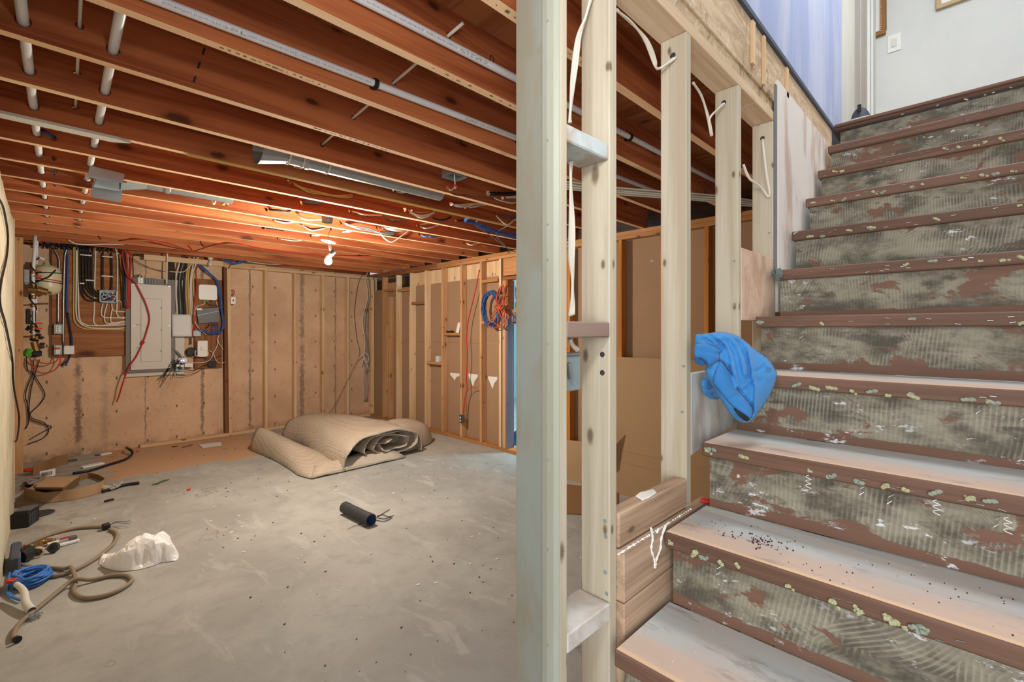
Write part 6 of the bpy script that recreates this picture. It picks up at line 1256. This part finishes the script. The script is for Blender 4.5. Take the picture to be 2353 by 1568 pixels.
for lb, m, x, y, s_ in (('white plastic scrap near the thick black cable', 'white', 880, 1120, (.09,.035)), ('white connector at the foot of the concrete wall', 'white', 1000, 1012, (.05,.03)), ('blue connector at the foot of the concrete wall', 'blue', 935, 1020, (.03,.012)), ('dark connector left of the wall foot debris', 'dark_trim', 655, 1078, (.05,.015)), ('small dark connector right of the other dark one', 'dark_trim', 705, 1070, (.02,.012)), ('tiny red cap by the end of the floor plate', 'redpaint', 1305, 988, (.015,.01)), ('tiny red chip on the open floor', 'redpaint', 1790, 1352, (.014,.008)), ('small black plug on the floor below the box', 'black', 1035, 1455, (.03,.012))):
    c = fl(*z4(x, y)); mk_ = mk('floor_scrap', B().obox((c.x, c.y, .009), (s_[0], s_[0]*.3, 0), (-s_[1]*.3, s_[1], 0), (0, 0, .008)), M[m], bevel=.003); tag(mk_, lb, 'scrap')
q = B(); rr = random.Random(31)
for i in range(7): c = fl(*z4(1470+18*i, 1298-7*i)); q.obox((c.x, c.y, .004), (.022, .012*rr.uniform(-1, 1), 0), (.004, .011, 0), (0, 0, .002))
tag(mk('green_shreds', q, M['inkgreen']), 'green shreds on the grey floor left of the roll', 'shreds', kind='stuff')
c = fl(*z5(340, 1222), .012); q = B(); [q.tube(spline([(c.x+rr.uniform(-.03, .03), c.y+rr.uniform(-.025, .025), .004+rr.uniform(0, .02)) for _ in range(5)], 4), .0016, 4) for _ in range(7)]; tag(mk('wire_knot', q, M['boxgrey'], smooth=True), 'small knot of thin wire beside the hose end', 'wire')
q = B()
CR = []
def crumb():
    while True:
        c = (R.uniform(0, 3.6), R.uniform(1.4, 7.3))
        if all(math.hypot(c[0]-a, c[1]-b_) > .05 for a, b_ in CR) and not (1.7 < c[0] < 3.9 and 4.5 < c[1] < 6.8) and not (c[0] < .75 and (c[1] < 4.7 or c[1] > 5.4)) and not (c[0] > 2.7 and c[1] < 3.4) and not (1.6 < c[0] < 2.0 and 3.1 < c[1] < 3.85) and c[1] < 6.9: CR.append(c); return c
for i in range(130): c = crumb(); r_ = R.uniform(.002, .006); q.ball((c[0], c[1], r_*.66), r_, 5, (1.4, .8, .5), .3)
tag(mk('floor_crumbs', q, M['dirty_pvc']), 'tiny crumbs of debris scattered over the concrete floor', 'debris', kind='stuff')
q = B()
for i in range(60): c = crumb(); r_ = R.uniform(.003, .010); q.ball((c[0], c[1], r_*.2+.0002), r_, 6, (1.4, .8, .15), .4)
tag(mk('plaster_crumbs', q, M['white']), 'white plaster crumbs scattered over the concrete floor', 'debris', kind='stuff')
p = fl(*zd(560, 500), ZN(2)); tag(mk('red_scrap', B().tube(spline([(p.x, p.y+.02, ZN(2)+.012), (p.x+.02, p.y, ZN(2)+.006), (p.x+.035, p.y-.03, ZN(2)+.004)], 4), [.007, .008, .008, .006, .006, .005, .004, .004, .003], 6), M['red']), 'red plastic scrap on the left end of a lower tread', 'scrap')
# blue room: cleaner on the threshold
c = ox(1188, 1022, 4.3); t = thing('blue_spool', 'blue spool with a dark hub on the floor through the doorway', 'spool', (4.3, c.y, 0)); q = B(); q.lathe([(.02, -.05), (.09, -.05), (.09, -.03), (.05, -.03), (.05, .03), (.09, .03), (.09, .05), (.02, .05)], (4.34, c.y, .092), (-.8, -.6, 0), 20); mk('spool', q, M['bluel'], t); mk('hub', B().lathe([(.04, .051), (.035, .058), (0, .058)], (4.34, c.y, .092), (-.8, -.6, 0), 16), M['ink'], t); mk('spool_cord', B().tube(spline([(4.36, c.y+.05, .17), (4.33, c.y+.02, .26), (4.33, c.y-.08, .22), (4.34, c.y-.14, .14)], 5), .004, 6), M['black'], t, smooth=True)
p = ox(1191, 852, 7.29); tag(mk('outlet_plate', B().box(7.289, 7.2995, p.y-.06, p.y+.06, p.z-.09, p.z+.09), M['white'], bevel=.003), 'pale outlet plate on the blue room wall through the doorway', 'outlet')
